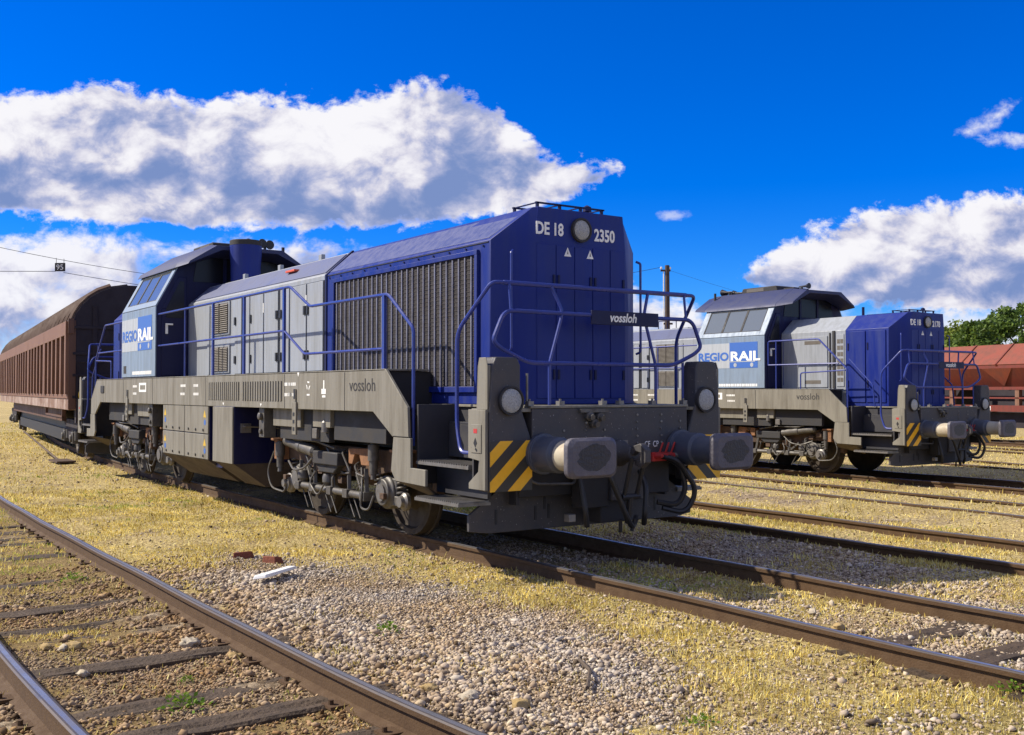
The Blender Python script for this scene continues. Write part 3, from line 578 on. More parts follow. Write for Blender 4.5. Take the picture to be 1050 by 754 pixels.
def locomotive(label, loc, rz, num, num2, white):
    root = empty('diesel_locomotive', label, 'locomotive', loc, rz, 'blue and grey diesel locomotives')
    for rotz, n in ((0, num), (math.pi, num2)): end_of_loco(root, rotz, n, white)
    # underframe
    m = P2(); m.box(-16.4, -1.35, -.9, .9, .98, 1.44); m.box(-15.0, -2.7, -1.49, 1.49, 1.44, 1.845)
    m.box(-10.5, -7.3, -.8, .8, .35, 1.0)
    uf = m.build('underframe', DARK, root)
    sx = lambda x: -LL-x
    for s in (-1, 1):
        pts = [(-2.644, 1.864), (-2.17, 1.47), (-2.15, 1.165), (-2.49, 1.165), (-2.93, 1.415)]
        poly = pts + [(sx(a), b) for a, b in pts[::-1]]
        m = P2(); m.xz(poly, s*1.50, s*1.53); m.box(-15.1, -2.66, *sorted((s*1.0, s*1.53)), 1.848, 1.868)
        sf = m.build('side_sill', GREY, root, bevel=.004)
        m = P2()                                                     # panel joints
        for x in (-3.62, -5.35, -8.38, -11.15, -13.05): m.box(x-.006, x+.006, *sorted((s*1.528, s*1.5325)), 1.42, 1.845)
        m.xz([(-2.16, 1.175), (-2.48, 1.175), (-2.48, 1.170), (-2.16, 1.170)], s*1.528, s*1.5325)
        m.build('panel_joint', DARK, sf, smooth=False)
        for x0, x1 in ((-8.27, -6.96), (-6.86, -5.43)):
            m = P2(); m.box(x0, x1, *sorted((s*1.528, s*1.534)), 1.515, 1.76); v = m.build('vent_recess', DARK, sf, smooth=False)
            m = P2(); n = 16
            for k in range(n): xx = x0+(k+.5)*(x1-x0)/n; m.box(xx-.022, xx+.022, *sorted((s*1.534, s*1.541)), 1.51, 1.765)
            m.build('vent_slat', GREY, v, smooth=False)
        hd = sf
        xl = lambda x: HC+x
        if s < 0: rot = (R(90), 0, 0)
        else: rot = (R(90), 0, R(180))
        text('lettering', 'vossloh', .20, DARK, hd, (xl(-3.50 if s < 0 else -2.72), s*1.531, 1.635), rot, depth=.002, xs=1.05)
        if s > 0: text('lettering', 'vossloh', .20, DARK, hd, (xl(sx(-3.50)), s*1.531, 1.635), rot, depth=.002, xs=1.05)
        m = P2()                                                     # small white markings
        random.seed(11)
        for x0 in (-5.25, -9.6, -8.95, -12.4, -3.9-1.45):
            for r_ in range(2):
                xx = x0
                for k in range(6): w_ = random.uniform(.015, .04); m.box(xx, xx+w_, *sorted((s*1.53, s*1.5318)), 1.70-.13*r_, 1.74-.13*r_); xx += w_+.014
        for k in range(3):                                          # three bent arrows, jacking mark
            t = R(90+120*k); cx_, cz_ = -4.62, 1.70; r_ = .06
            p = [(cx_+r_*math.cos(t+a), cz_+r_*math.sin(t+a)) for a in (-.7, .5)] + [(cx_+r_*.62*math.cos(t+a), cz_+r_*.62*math.sin(t+a)) for a in (.5, -.7)]
            m.xz(p, s*1.53, s*1.5318)
        m.xz([(-4.66, 1.58), (-4.58, 1.58), (-4.58, 1.60), (-4.66, 1.60)], s*1.53, s*1.5318)
        m.xz([(-4.24, 1.60), (-4.12, 1.60), (-4.12, 1.66), (-4.16, 1.66), (-4.16, 1.76), (-4.19, 1.76), (-4.19, 1.66), (-4.24, 1.66)], s*1.53, s*1.5318)
        m.box(-4.22, -4.13, *sorted((s*1.53, s*1.5318)), 1.56, 1.585)
        for x in (-7.6, -6.15): m.xz([(x-.03, 1.47), (x+.03, 1.47), (x, 1.43)], s*1.53, s*1.5318)
        m.xz([(-4.95, 1.86), (-4.89, 1.86), (-4.92, 1.81)], s*1.53, s*1.5318)
        m.build('marking', WHITE, sf, smooth=False)
        m = P2(); m.box(-12.0, -11.55, *sorted((s*1.53, s*1.533)), 1.62, 1.78); m.build('data_plate', WHITE, sf, smooth=False)
        m = P2(); m.box(-11.93, -11.6, *sorted((s*1.533, s*1.5345)), 1.66, 1.74); m.build('data_plate_rim', GREY, sf, smooth=False)
        m = P2()
        if s < 0: m.box(-14.75, -14.5, *sorted((s*1.53, s*1.545)), 1.60, 1.74); m.build('jack_plate', DARK, sf, bevel=.004)
        m = P2()                                                     # lashing strap plates
        for x in (-5.0, sx(-5.0), ):
            m.box(x-.06, x+.06, *sorted((s*1.53, s*1.555)), 1.10, 1.50)
            m.box(x-.03, x+.03, *sorted((s*1.53, s*1.548)), 1.50, 1.66)
        lk = m.build('lifting_plate', GREY, sf, bevel=.004)
        m = P2()
        for x in (-5.0, sx(-5.0)):
            m.box(x-.022, x+.022, *sorted((s*1.548, s*1.551)), 1.54, 1.66)
            for z in (1.17, 1.26, 1.35): m.box(x-.025, x+.025, *sorted((s*1.555, s*1.558)), z-.022, z+.022)
        m.build('slot', BLACK, lk, smooth=False)
        # inner panels over bogies
        for xa, f in ((-6.35, 0), (0, 1)):
            for x0, x1, z0, mt in ((-6.05, -5.15, 1.18, GREY), (-4.78, -4.28, 1.20, GREY), (-4.26, -2.95, 1.06, DARK), (-5.9, -4.4, 1.02, DARK)):
                if f: x0, x1 = sx(x1), sx(x0)
                yo = 1.40 if mt is GREY else 1.36
                m = P2(); m.box(x0, x1, *sorted((s*1.28, s*yo)), z0, 1.42); m.build('equipment_box', mt, uf, bevel=.006)
            x = -6.28 if not f else sx(-6.28)
            m = P2(); m.box(x-.09, x+.09, *sorted((s*1.30, s*1.47)), 1.02, 1.42); m.rings([(0, .05), (.04, .05), (.05, .03)], (x, s*1.47, 1.30), (0, s, 0), 14); m.rings([(0, .035), (.03, .035)], (x, s*1.47, 1.10), (0, s, 0), 12); m.build('filler_box', STEEL, uf, bevel=.006)
            x = -4.45 if not f else sx(-4.45)
            m = P2(); m.rings([(0, .05), (.12, .05), (.16, .02)], (x, s*1.38, 1.14), (0, 0, 1), 14); m.box(x-.35, x-.22, *sorted((s*1.28, s*1.40)), 1.06, 1.18); m.build('air_valve', SHINY, uf, bevel=.004)
        # fuel tank
    def bev(m, x0, x1, s):
        m.loft([(x0, s*1.52, .61), (x1, s*1.52, .61), (x1, s*.5, .61), (x0, s*.5, .61)], [(x0, s*1.05, .27), (x1, s*1.05, .27), (x1, s*.5, .27), (x0, s*.5, .27)])
    m = P2(); m.box(-10.58, -8.28, -1.50, 1.50, .612, 1.418); m.box(-8.0, -7.16, -1.53, 1.53, .612, 1.418); m.box(-8.28, -8.0, -1.40, 1.40, .5, 1.418)
    tank = m.build('fuel_tank', DBLUE, root, bevel=.006)
    m = P2()
    for s in (-1, 1): bev(m, -10.58, -8.28, s); bev(m, -8.0, -7.16, s)
    m.build('tank_base', TANKB, tank)
    for s in (-1, 1):
        for x0, x1, z0, z1 in ((-10.57, -9.43, 1.0, 1.41), (-9.41, -8.29, 1.0, 1.41), (-10.57, -9.43, .615, .985), (-9.41, -8.29, .615, .985), (-7.995, -7.17, .615, 1.41)):
            yo = 1.50 if x0 < -8.1 else 1.53
            m = P2(); m.box(x0, x1, *sorted((s*(yo-.01), s*(yo+.02))), z0, z1); d = m.build('tank_door', GREY, tank, bevel=.005)
            if x0 < -8.1:
                m = P2()
                for k in range(3): m.rings([(0, .02), (.012, .02), (.014, .008)], (x0+.2+k*.35, s*(yo+.02), z0+.05), (0, s, 0), 8)
                m.build('door_latch', DARK, d)
                xx = x0+.06 if x0 < -10 else x1-.22
                m = P2(); m.xz([(xx, z1-.17), (xx+.13, z1-.17), (xx+.065, z1-.06)], s*(yo+.02), s*(yo+.0225)); m.build('warning_label', YEL, d, smooth=False)
                m = P2(); m.rings([(0, .042), (.0025, .042)], (xx+.075, s*(yo+.02), z1-.245), (0, s, 0), 14); m.build('information_label', LOGOB, d, smooth=False)
    for rr, xe in ((0, -7.16), (math.pi, -7.16)):
        m = P2(); m.tube([(xe+.02, -1.42, 1.14), (xe+.10, -1.40, 1.14), (xe+.10, -.75, 1.10), (xe+.02, -.72, 1.10)], .012); m.box(xe, xe+.05, -1.44, -1.30, 1.05, 1.18); m.build('drain_handle', SHINY, tank, rotz=rr)
    bogie(root, -4.6); bogie(root, sx(-4.6))
    # ---------------- engine hood (long end)
    m = P2(); hood_body(m, -1.28, -5.40, True); hood = m.build('radiator_hood', BLUE, root, bevel=.008)
    hood_front(root, 0, num, hood)
    m = P2(); hood_body(m, -5.403, -11.1, False); eh = m.build('engine_hood', LGREY, root, bevel=.006)
    m = P2()
    for s in (-1, 1): m.box(-5.43, -5.38, *sorted((s*.935, s*.955)), 1.87, 3.14); m.loft([(-5.43, s*.935, 3.14), (-5.38, s*.935, 3.14), (-5.38, s*.955, 3.14), (-5.43, s*.955, 3.14)], [(-5.43, s*.555, 3.475), (-5.38, s*.555, 3.475), (-5.38, s*.575, 3.485), (-5.43, s*.575, 3.485)])
    m.build('hood_joint', DBLUE, hood, smooth=False)
    for s in (-1, 1):
        m = P2()                                                    # border and joint above radiator
        m.box(-5.36, -1.58, *sorted((s*.938, s*.948)), 3.118, 3.126)
        m.build('roof_joint', DARK, hood, smooth=False)
        m = P2(); m.box(-5.12, -1.80, *sorted((s*.93, s*.950)), 1.68, 3.01); g = m.build('radiator_grille', RADB, hood)
        m = P2(); n = 27
        for k in range(n):
            xx = -5.11+(k+.5)*(3.30)/n; m.box(xx-.008, xx+.008, *sorted((s*.95, s*.966)), 1.69, 3.0)
        m.build('grille_bar', FIN, g, smooth=False)
        m = P2()
        for k in range(29): zz = 1.70+k*.0450; m.box(-5.11, -1.81, *sorted((s*.95, s*.954)), zz, zz+.008)
        m.build('grille_mesh', MESHM, g, smooth=False)
        m = P2()
        for x0, x1, z0, z1 in ((-5.17, -1.75, 3.01, 3.06), (-5.17, -1.75, 1.62, 1.68), (-5.17, -5.12, 1.68, 3.01), (-1.80, -1.75, 1.68, 3.01)): m.box(x0, x1, *sorted((s*.938, s*.975)), z0, z1)
        m.build('grille_frame', BLUE, g, bevel=.004)
        m = P2(); m.box(-1.72, -1.66, *sorted((s*.94, s*.975)), 1.60, 1.70); m.build('hood_lock', STEEL, hood, bevel=.004)
        m = P2()
        for k in range(12): m.cyl((-5.3+k*.33, s*.945, 3.09), (-5.3+k*.33, s*.953, 3.09), .012, n=6)
        m.build('rivet', DBLUE, hood, smooth=False)
        m = P2(); m.box(-8.76, -5.46, *sorted((s*.90, s*.9445))  , 1.89, 3.08); m.build('door_shadow_gap', BLACK, eh, smooth=False)
        edges = [(-5.98, -5.48), (-6.56, -6.02), (-6.91, -6.60), (-7.52, -7.0), (-8.08, -7.56), (-8.34, -8.12), (-8.74, -8.46)]
        for i, (x0, x1) in enumerate(edges):
            m = P2(); m.box(x0, x1, *sorted((s*.935, s*.960)), 1.90, 3.07); d = m.build('engine_door', LGREY, eh, bevel=.005)
            m = P2(); xx = x0+.03 if i % 2 == 0 else x1-.03
            if x1-x0 > .27:
                for z in (2.12, 2.72): m.box(xx-.028, xx+.028, *sorted((s*.958, s*.980)), z-.06, z+.06)
                m.build('door_latch', BLACK, d, bevel=.003)
        for x in (-7.54, -6.0): m = P2(); m.box(x-.01, x+.01, *sorted((s*.958, s*.966)), 2.78, 2.92); m.build('hood_hinge', WHITE, eh, smooth=False)
        for z0, z1 in ((2.56, 3.04), (1.95, 2.34)):
            m = P2(); m.box(-9.86, -8.98, *sorted((s*.935, s*.962)), z0-.03, z1+.03); fr = m.build('louvre_frame', LGREY, eh, bevel=.006)
            m = P2(); m.box(-9.80, -9.04, *sorted((s*.96, s*.966)), z0, z1); m.build('louvre_back', GRILL, fr, smooth=False)
            m = P2()
            for k in range(14): zz = z0+.01+k*(z1-z0-.02)/14; m.add([(-9.80, s*.968, zz+.02), (-9.04, s*.968, zz+.02), (-9.04, s*.985, zz), (-9.80, s*.985, zz), (-9.80, s*.964, zz+.016), (-9.04, s*.964, zz+.016), (-9.04, s*.981, zz-.004), (-9.80, s*.981, zz-.004)], [(0, 1, 2, 3), (7, 6, 5, 4), (0, 4, 5, 1), (1, 5, 6, 2), (2, 6, 7, 3), (3, 7, 4, 0)])
            m.box(-9.43, -9.41, *sorted((s*.96, s*.99)), z0, z1); m.build('louvre', GRILL, fr, smooth=False)
        m = P2(); m.box(-10.05, -9.95, *sorted((s*.935, s*.957)), 1.9, 3.05); m.build('corner_strip', LGREY, eh, bevel=.004)
        m = P2(); m.loft([(-11.0, s*.90, 3.165), (-5.5, s*.90, 3.165), (-5.5, s*.60, 3.428), (-11.0, s*.60, 3.428)], [(-11.0, s*.91, 3.185), (-5.5, s*.91, 3.185), (-5.5, s*.61, 3.448), (-11.0, s*.61, 3.448)]); m.build('roof_panel', ROOFG, eh, bevel=.004)
        m = P2(); m.loft([(-5.36, s*.905, 3.158), (-1.62, s*.905, 3.158), (-1.42, s*.60, 3.424), (-5.36, s*.60, 3.424)], [(-5.36, s*.913, 3.172), (-1.62, s*.913, 3.172), (-1.42, s*.606, 3.440), (-5.36, s*.606, 3.440)]); m.build('hood_roof_panel', SHEENB, hood, bevel=.004)
        m = P2(); m.box(-7.12, -6.8, *sorted((s*.72, s*.80)), 3.33, 3.36); m.build('lifting_lug', ORANGE, eh, bevel=.004)
    m = P2()
    for k in range(5): m.box(-10.6+k*.9, -10.0+k*.9, -.45, .45, 3.47, 3.50)
    for k in range(3): m.box(-9.6+k*1.5, -9.5+k*1.5, -.52, -.46, 3.47, 3.56)
    m.build('roof_hatch', LGREY, eh, bevel=.006)
    m = P2()
    for x in (-9.1, -8.75, -8.4): m.tube([(x, .3, 3.5), (x, .3, 3.72)], .012)
    m.tube([(-9.1, .3, 3.72), (-8.4, .3, 3.72)], .012); m.tube([(-5.9, -.3, 3.47), (-5.9, -.3, 3.54)], .03); m.tube([(-5.2, -.3, 3.47), (-5.2, -.3, 3.53)], .03); m.build('roof_rail', DBLUE, eh)
    m = P2(); m.rings([(0, .255), (.35, .255), (.55, .272), (.78, .272), (.79, .24), (.55, .22), (.5, .02)], (-10.55, -.12, 3.46), (0, 0, 1), 32); st_ = m.build('exhaust_stack', BLUE, root); m = P2(); m.rings([(0, .274), (.08, .276), (.09, .265), (.092, .245)], (-10.55, -.12, 4.165), (0, 0, 1), 32); m.build('sooty_rim', DARK, st_)
    # ---------------- cab
    x0, x1 = -13.30, -11.12
    m = P2(); m.yz([(-1.48, 1.87), (-1.48, 3.1), (-1.11, 3.80), (-.55, 4.16), (.55, 4.16), (1.11, 3.80), (1.48, 3.1), (1.48, 1.87)], x0, x1); cab_ = m.build('cab', DBLUE, root, bevel=.01)
    for rr, x in ((0, x1), (math.pi, -LL-x0)):                       # the two end walls
        for s in (-1, 1):
            m = P2(); m.box(x-.01, x+.018, *sorted((s*.97, s*1.40)), 1.90, 3.05); m.yz([(s*.97, 3.05), (s*1.40, 3.05), (s*1.12, 3.62), (s*.97, 3.62)], x-.01, x+.018); d = m.build('cab_door', DBLUE, cab_, bevel=.01, rotz=rr)
            m = P2(); m.yz([(s*1.02, 2.9), (s*1.33, 2.9), (s*1.33, 3.05), (s*1.09, 3.54), (s*1.02, 3.54)], x+.018, x+.024); m.build('door_window', GLASS2, d)
            m = P2(); m.box(x+.018, x+.05, *sorted((s*1.30, s*1.34)), 2.62, 2.80); m.box(x+.05, x+.07, *sorted((s*1.22, s*1.34)), 2.77, 2.80); m.build('door_handle', WHITE, d, bevel=.004)
            m = P2(); m.tube([(x+.06, s*.93, 1.95), (x+.06, s*.93, 3.0)], .014); m.build('door_grab_rail', RAILB, cab_, rotz=rr)
        m = P2(); m.yz([(-.86, 3.55), (.86, 3.55), (.80, 3.92), (.5, 4.05), (-.5, 4.05), (-.80, 3.92)], x, x+.012); w = m.build('cab_end_window', GLASS2, cab_, rotz=rr)
        m = P2()
        for y in (-.3, .3): m.box(x+.01, x+.03, y-.03, y+.03, 3.5, 4.05)
        m.build('window_pillar', DBLUE, w)
    for s in (-1, 1):
        m = P2(); m.box(x0+.0, x1-.0, *sorted((s*1.482, s*1.503)), 1.89, 3.09); sp = m.build('cab_side_panel', CABG, cab_, bevel=.006)
        nx, nz = .884, .467                                        # outward normal of leaning window band
        def pt(x, t, o): return (x, s*(1.485-.372*t+o*nx), 3.095+.706*t+o*nz)
        def plate(m, xa, xb, ta, tb, o0, o1): m.loft([pt(xa, ta, o0), pt(xb, ta, o0), pt(xb, tb, o0), pt(xa, tb, o0)], [pt(xa, ta, o1), pt(xb, ta, o1), pt(xb, tb, o1), pt(xa, tb, o1)])
        m = P2(); plate(m, x0, x0+.17, 0, 1, -.004, .02); plate(m, x1-.17, x1, 0, 1, -.004, .02); plate(m, x0+.17, x1-.17, 0, .14, -.004, .02); plate(m, x0+.17, x1-.17, .90, 1, -.004, .02)
        wf = m.build('cab_window_band', CABG, cab_, bevel=.004)
        xs = np.linspace(x0+.17, x1-.17, 4)
        for k in range(3):
            m = P2(); plate(m, xs[k]+.03, xs[k+1]-.03, .16, .88, -.002, .008); m.build('window_pane', GLASS, wf)
        m = P2()
        for k in range(4): plate(m, xs[k]-.03, xs[k]+.03, .14, .90, -.003, .016)
        plate(m, xs[0], xs[3], .14, .165, -.003, .014); plate(m, xs[0], xs[3], .875, .90, -.003, .014); m.build('window_bar', DARK, wf, smooth=False)
        # operator's sign: two-tone word on a pale patch
        yo = 1.503
        def pl(name, m_, xa, xb, za, zb, o0, o1, par):
            m = P2(); m.box(xa, xb, *sorted((s*(yo+o0), s*(yo+o1))), za, zb); return m.build(name, m_, par, smooth=False)
        # written from the viewer's left: L is distance from the left edge of the side as seen
        fx = (lambda a: x0+a) if s < 0 else (lambda a: x1-a)
        def plL(name, m_, a, b, za, zb, o0, o1, par): xa, xb = sorted((fx(a), fx(b))); return pl(name, m_, xa, xb, za, zb, o0, o1, par)
        sg = plL('operator_sign', PATCH, .02, 1.98, 2.36, 2.95, -.002, .003, sp)
        plL('sign_block', LOGOB, 1.10, 1.98, 2.36, 2.96, .003, .0045, sg)
        plL('sign_band', PATCH, 1.10, 1.90, 2.50, 2.75, .0045, .006, sg)
        rot = (R(90), 0, 0) if s < 0 else (R(90), 0, R(180))
        text('lettering', 'REGIO', .27, LOGOB, sg, (HC+fx(.05), s*(yo+.005), 2.545), rot, bold=.010, depth=.001, xs=1.30)
        plL('sign_band', LOGOB, 1.10, 1.94, 2.52, 2.77, .006, .007, sg)
        text('lettering', 'RAIL', .30, WHITE, sg, (HC+fx(1.12), s*(yo+.008), 2.535), rot, bold=.010, depth=.001, xs=1.55)
        for a in (1.28, 1.80):
            m = P2(); m.rings([(0, .05), (.003, .05)], (fx(a), s*(yo+.0045), 2.43), (0, s, 0), 16); m.build('sign_wheel', PATCH, sg, smooth=False)
        m = P2(); random.seed(5); a = .75
        while a < 1.95: w_ = random.uniform(.03, .07); xa, xb = sorted((fx(a), fx(a+w_))); m.box(xa, xb, *sorted((s*yo, s*(yo+.002))), 1.93, 1.99); a += w_+.016
        m.build('vehicle_number', WHITE, sp, smooth=False)
        xa, xb = sorted((fx(.14), fx(.32))); m = P2(); m.box(xa, xb, *sorted((s*yo, s*(yo+.004))), 1.96, 2.10); m.build('vent_plate', DARK, sp, smooth=False)
    m = P2()                                                         # roof with brows over both end walls
    xa, xb = x0-.48, x1+.48
    pr = [(-1.20, 3.76), (-1.16, 3.84), (-.57, 4.21), (.57, 4.21), (1.16, 3.84), (1.20, 3.76), (1.12, 3.79), (.55, 4.15), (-.55, 4.15), (-1.12, 3.79)]
    m.yz(pr, x0-.05, x1+.05)
    for xe, xi in ((xb, x1+.05), (xa, x0-.05)):
        A = [(-1.20, 3.76), (-1.16, 3.84), (-.57, 4.21), (.57, 4.21), (1.16, 3.84), (1.20, 3.76), (.55, 3.98), (-.55, 3.98)]
        Bp = [(-1.10, 3.80), (-1.06, 3.86), (-.60, 4.15), (.60, 4.15), (1.06, 3.86), (1.10, 3.80), (.5, 4.08), (-.5, 4.08)]
        m.loft([(xi, a, b) for a, b in A], [(xe, a, b) for a, b in Bp])
    rf = m.build('cab_roof', ROOFB, cab_, bevel=.006)
    m = P2(); m.xz([(-12.75, 4.2), (-11.55, 4.2), (-11.62, 4.345), (-12.68, 4.345)], -.36, .42); ru = m.build('air_conditioner', DARK, rf, bevel=.02)
    m = P2()
    for s in (-1, 1): m.box(-12.3, -11.75, *((-.364, -.356) if s < 0 else (.416, .424)), 4.24, 4.32)
    m.build('air_grille', GRILL, ru, smooth=False)
    m = P2()
    for k, y in enumerate((.0, .22, .40)):
        xq = -11.05 if k != 1 else -10.95
        m.rings([(0, .015), (.22, .03), (.34, .085), (.35, .08)], (xq-.3, y+.1, 4.29), (1, 0, .0), 16); m.box(xq-.22, xq-.18, y+.08, y+.12, 4.2, 4.28)
    m.rings([(0, .015), (.2, .03), (.30, .07)], (-13.2, .2, 4.28), (-1, 0, 0), 14); m.box(-13.3, -13.26, .18, .22, 4.2, 4.27)
    m.build('air_horn', BLACK, rf)
    m = P2(); m.tube([(-11.0, .75, 4.06), (-11.0, .75, 4.26)], .03); m.box(-13.15, -12.9, -.2, .1, 4.2, 4.26); m.box(-13.3, -13.0, .3, .5, 4.2, 4.25); m.build('roof_aerial', DARK, rf)
    # ---------------- short hood
    e0 = sx(-1.28); c0 = x0
    T = math.pi
    m = P2(); hood_body(m, -1.28, -2.64, True); sh = m.build('equipment_hood', BLUE, root, bevel=.008, rotz=T); hood_front(root, 0, num2, sh)
    m = P2(); hood_body(m, -2.643, sx(c0)+.01, False); sg_ = m.build('auxiliary_hood', LGREY, root, bevel=.006, rotz=T)
    for s in (-1, 1):
        for a, b in ((-2.10, -1.62), (-2.60, -2.13)):
            m = P2(); m.box(a, b, *sorted((s*.935, s*.960)), 1.58, 3.10); d = m.build('hood_door', BLUE, sh, bevel=.005)
            m = P2(); m.box(a+.02, a+.05, *sorted((s*.958, s*.972)), 1.9, 2.05); m.box(a+.02, a+.05, *sorted((s*.958, s*.972)), 2.7, 2.85); m.build('hinge', DBLUE, d)
        m = P2(); m.box(-2.98, -2.92, *sorted((s*.935, s*.965)), 1.88, 3.14); m.box(-3.07, -3.04, *sorted((s*.935, s*.96)), 1.88, 3.1); m.build('hood_joint', DARK, sg_, smooth=False)
        m = P2(); m.box(-3.95, -3.12, *sorted((s*.935, s*.960)), 1.90, 3.04); d = m.build('auxiliary_door', LGREY, sg_, bevel=.006)
        m = P2(); m.box(-3.75, -3.3, *sorted((s*.958, s*.963)), 2.86, 2.94); m.box(-3.75, -3.3, *sorted((s*.958, s*.963)), 1.98, 2.06); m.build('door_vent', GRILL, d, smooth=False)
        m = P2(); m.box(-2.88, -2.68, *sorted((s*.935, s*.955)), 1.92, 3.06); p = m.build('vent_panel', LGREY, sg_, bevel=.004)
        m = P2()
        for k in range(7):
            for j in range(2): m.box(-2.855+j*.085, -2.785+j*.085, *sorted((s*.953, s*.9585)), 2.02+k*.14, 2.11+k*.14)
        m.build('vent_slot', GRILL, p, smooth=False)
    m = P2(); m.tube([(-2.9, .0, 3.47), (-2.9, .0, 3.70)], .03); m.box(-2.5, -1.5, -.4, .4, 3.47, 3.49); m.build('roof_hatch', DBLUE, sh)
    # ---------------- side railings
    for s in (-1, 1):
        y = s*1.45
        m = P2(); m.tube(fillet([(-11.02, s*1.44, 2.41), (-11.15, y, 2.41), (-11.15, y, 2.95), (-5.38, y, 2.955), (-4.76, y, 2.665), (-2.74, y, 2.66), (-2.19, y, 2.27), (-2.19, y, 1.08)], .06), .018)
        m.tube(fillet([(-11.15, y, 2.41), (-5.56, y, 2.405), (-4.92, y, 2.09), (-2.83, y, 2.085)], .05), .016)
        for x in (-9.65,): m.tube([(x, y, 2.95), (x, y, 1.86)], .015)
        for x in (-8.3, -7.0, -5.57): m.bar((x, y, 2.95), (x, y, 1.86), .05, .03, up=(0, 1, 0))
        m.bar((-2.83, y, 2.66), (-2.83, y, 1.86), .05, .03, up=(0, 1, 0))
        m.build('side_railing', RAILB, root)
        m = P2(); m.tube(fillet([(-4.38, y, 2.41), (-4.38, y, 2.95), (-2.95, y, 2.95), (-2.20, y, 2.28), (-2.20, y, 1.08)], .06), .018)
        m.tube([(-4.38, y, 2.41), (-2.42, y, 2.41)], .016); m.tube([(-4.15, y, 2.95), (-4.15, y, 1.87)], .015)
        m.tube(fillet([(-3.45, y, 1.87), (-3.45, y, 2.22), (-2.25, y, 2.26)], .06), .015)
        m.tube(fillet([(-2.22, s*1.36, 2.50), (-1.62, s*1.38, 1.95), (-1.58, s*1.38, 1.5)], .06), .015)
        m.build('side_railing', RAILB, root, rotz=T)
    return root

L1 = locomotive('blue and grey diesel locomotive coupled to the brown wagon, tall radiator hood numbered 2350', (-HC, .04, 0), 0.0, '2350', '2350', {-1: True, 1: False})
L2 = locomotive('blue and grey diesel locomotive standing behind, its short blue hood numbered 2178', (-4.822-HC*math.cos(R(-.53)), 13.144-HC*math.sin(R(-.53)), -.184), math.pi+R(-.53), '2178', '2178', {-1: True, 1: True})

# ------------------------------------------------------------------ ground
def vnoise(x, y, seed=0):                                   # smooth value noise, -1..1
    x = np.asarray(x, float); y = np.asarray(y, float); xi = np.floor(x).astype(np.int64); yi = np.floor(y).astype(np.int64)
    fx = x-xi; fy = y-yi; fx = fx*fx*(3-2*fx); fy = fy*fy*(3-2*fy)
    def h(a, b):
        n = (a*374761393 + b*668265263 + seed*982451653) & 0x7fffffff
        n = ((n ^ (n >> 13))*1274126177) & 0x7fffffff
        return ((n ^ (n >> 16)) & 0xffff)/32767.5-1
    return (h(xi, yi)*(1-fx)+h(xi+1, yi)*fx)*(1-fy)+(h(xi, yi+1)*(1-fx)+h(xi+1, yi+1)*fx)*fy
def fbm(x, y, seed=0, o=4):
    s = 0; a = .5
    for k in range(o): s = s+a*vnoise(x*2**k, y*2**k, seed+k); a *= .5
    return s
def bend(x):                                                # the yard curves away to the left behind the locomotive
    x = np.asarray(x, float); return np.where(x < -5, .0024*(x+5)**2, 0.0)
def zt(y): return -.0140*np.clip(y, 0, 14)-.004*np.clip(np.asarray(y, float)-14, 0, 30)   # rail-head level falls gently to the back
TR = {                                                      # centre lines
 'A': lambda x: .06+bend(x), 'B': lambda x: -4.73+bend(x)+np.where(np.asarray(x) > 0, .011*np.asarray(x)**2, 0),
 'C': lambda x: 4.12+bend(x)-.012*(x+3), 'D': lambda x: 8.60-.065*(x+3)+bend(x), 'E': lambda x: 13.15-.012*(x+5)+bend(x)*.8,
 'F': lambda x: 18.5-.18*(x+7.5), 'G': lambda x: 25.0-.21*(x+9), 'H': lambda x: 31.3-.235*(x+14)}
def ground_z(x, y):
    x = np.asarray(x, float); y = np.asarray(y, float)
    z = zt(y)-.165+.028*fbm(x*.5, y*.5, 3)+.018*fbm(x*2.1, y*2.1, 9)
    d = np.abs(y-TR['B'](x)); z = z-.02*np.exp(-(d/.5)**2)+.03*np.exp(-((y+3.0)/.5)**2)
    d = np.abs(y-TR['A'](x)); z = z-.015*np.exp(-(d/.6)**4)+.042*np.exp(-(d/1.15)**4)*np.clip((x+2.5)/2, 0, 1)
    for k, a in (('D', .115), ('F', .125), ('G', .125), ('C', .055), ('E', .03)): z = z+a*np.exp(-((y-TR[k](x))/1.7)**4)
    return z
def gravel_mask(x, y):
    g = .12*np.exp(-((x+4)/14.)**2)+1.0*np.exp(-((x-.9)/2.9)**2-((y+2.45)/1.15)**2)
    dB = np.abs(y-TR['B'](x)); g = g+.40*(dB < 1.05)*np.exp(-((x-1.2)/4.5)**2)+.40*np.exp(-((x+3.2)/1.6)**2-((y+3.2)/.8)**2)
    g = g+.55*np.exp(-((x+.6)/2.6)**2-((y-2.2)/1.1)**2)+.45*np.exp(-((x-3.0)/.9)**2-((y-.2)/.7)**2)
    dA = np.abs(y-TR['A'](x)); g = g+.10*(dA < .9)
    g = g-.45*np.exp(-((x-1.7)/1.3)**2-((y+1.25)/.42)**2)-.5*np.exp(-((x+2.2)/2.2)**2-((y+1.15)/.5)**2)-.55*np.exp(-((x-3.0)/1.1)**2-((y+1.75)/.6)**2)-.35*np.exp(-((x+.2)/.6)**2-((y+2.6)/.35)**2)-.3*np.exp(-((x-3.3)/.5)**2-((y+2.9)/.4)**2)
    return g+.62*fbm(x*.8, y*.8, 21)+.42*fbm(x*3, y*3, 33)
def axis(lo, hi, near_lo, near_hi, step, k=1.12):
    a = list(np.arange(near_lo, near_hi, step)); s = step; v = near_hi
    while v < hi: a.append(v); s *= k; v += s
    s = step; v = near_lo-step; b = []
    while v > lo: b.append(v); s *= k; v -= s
    return np.array(b[::-1]+a)
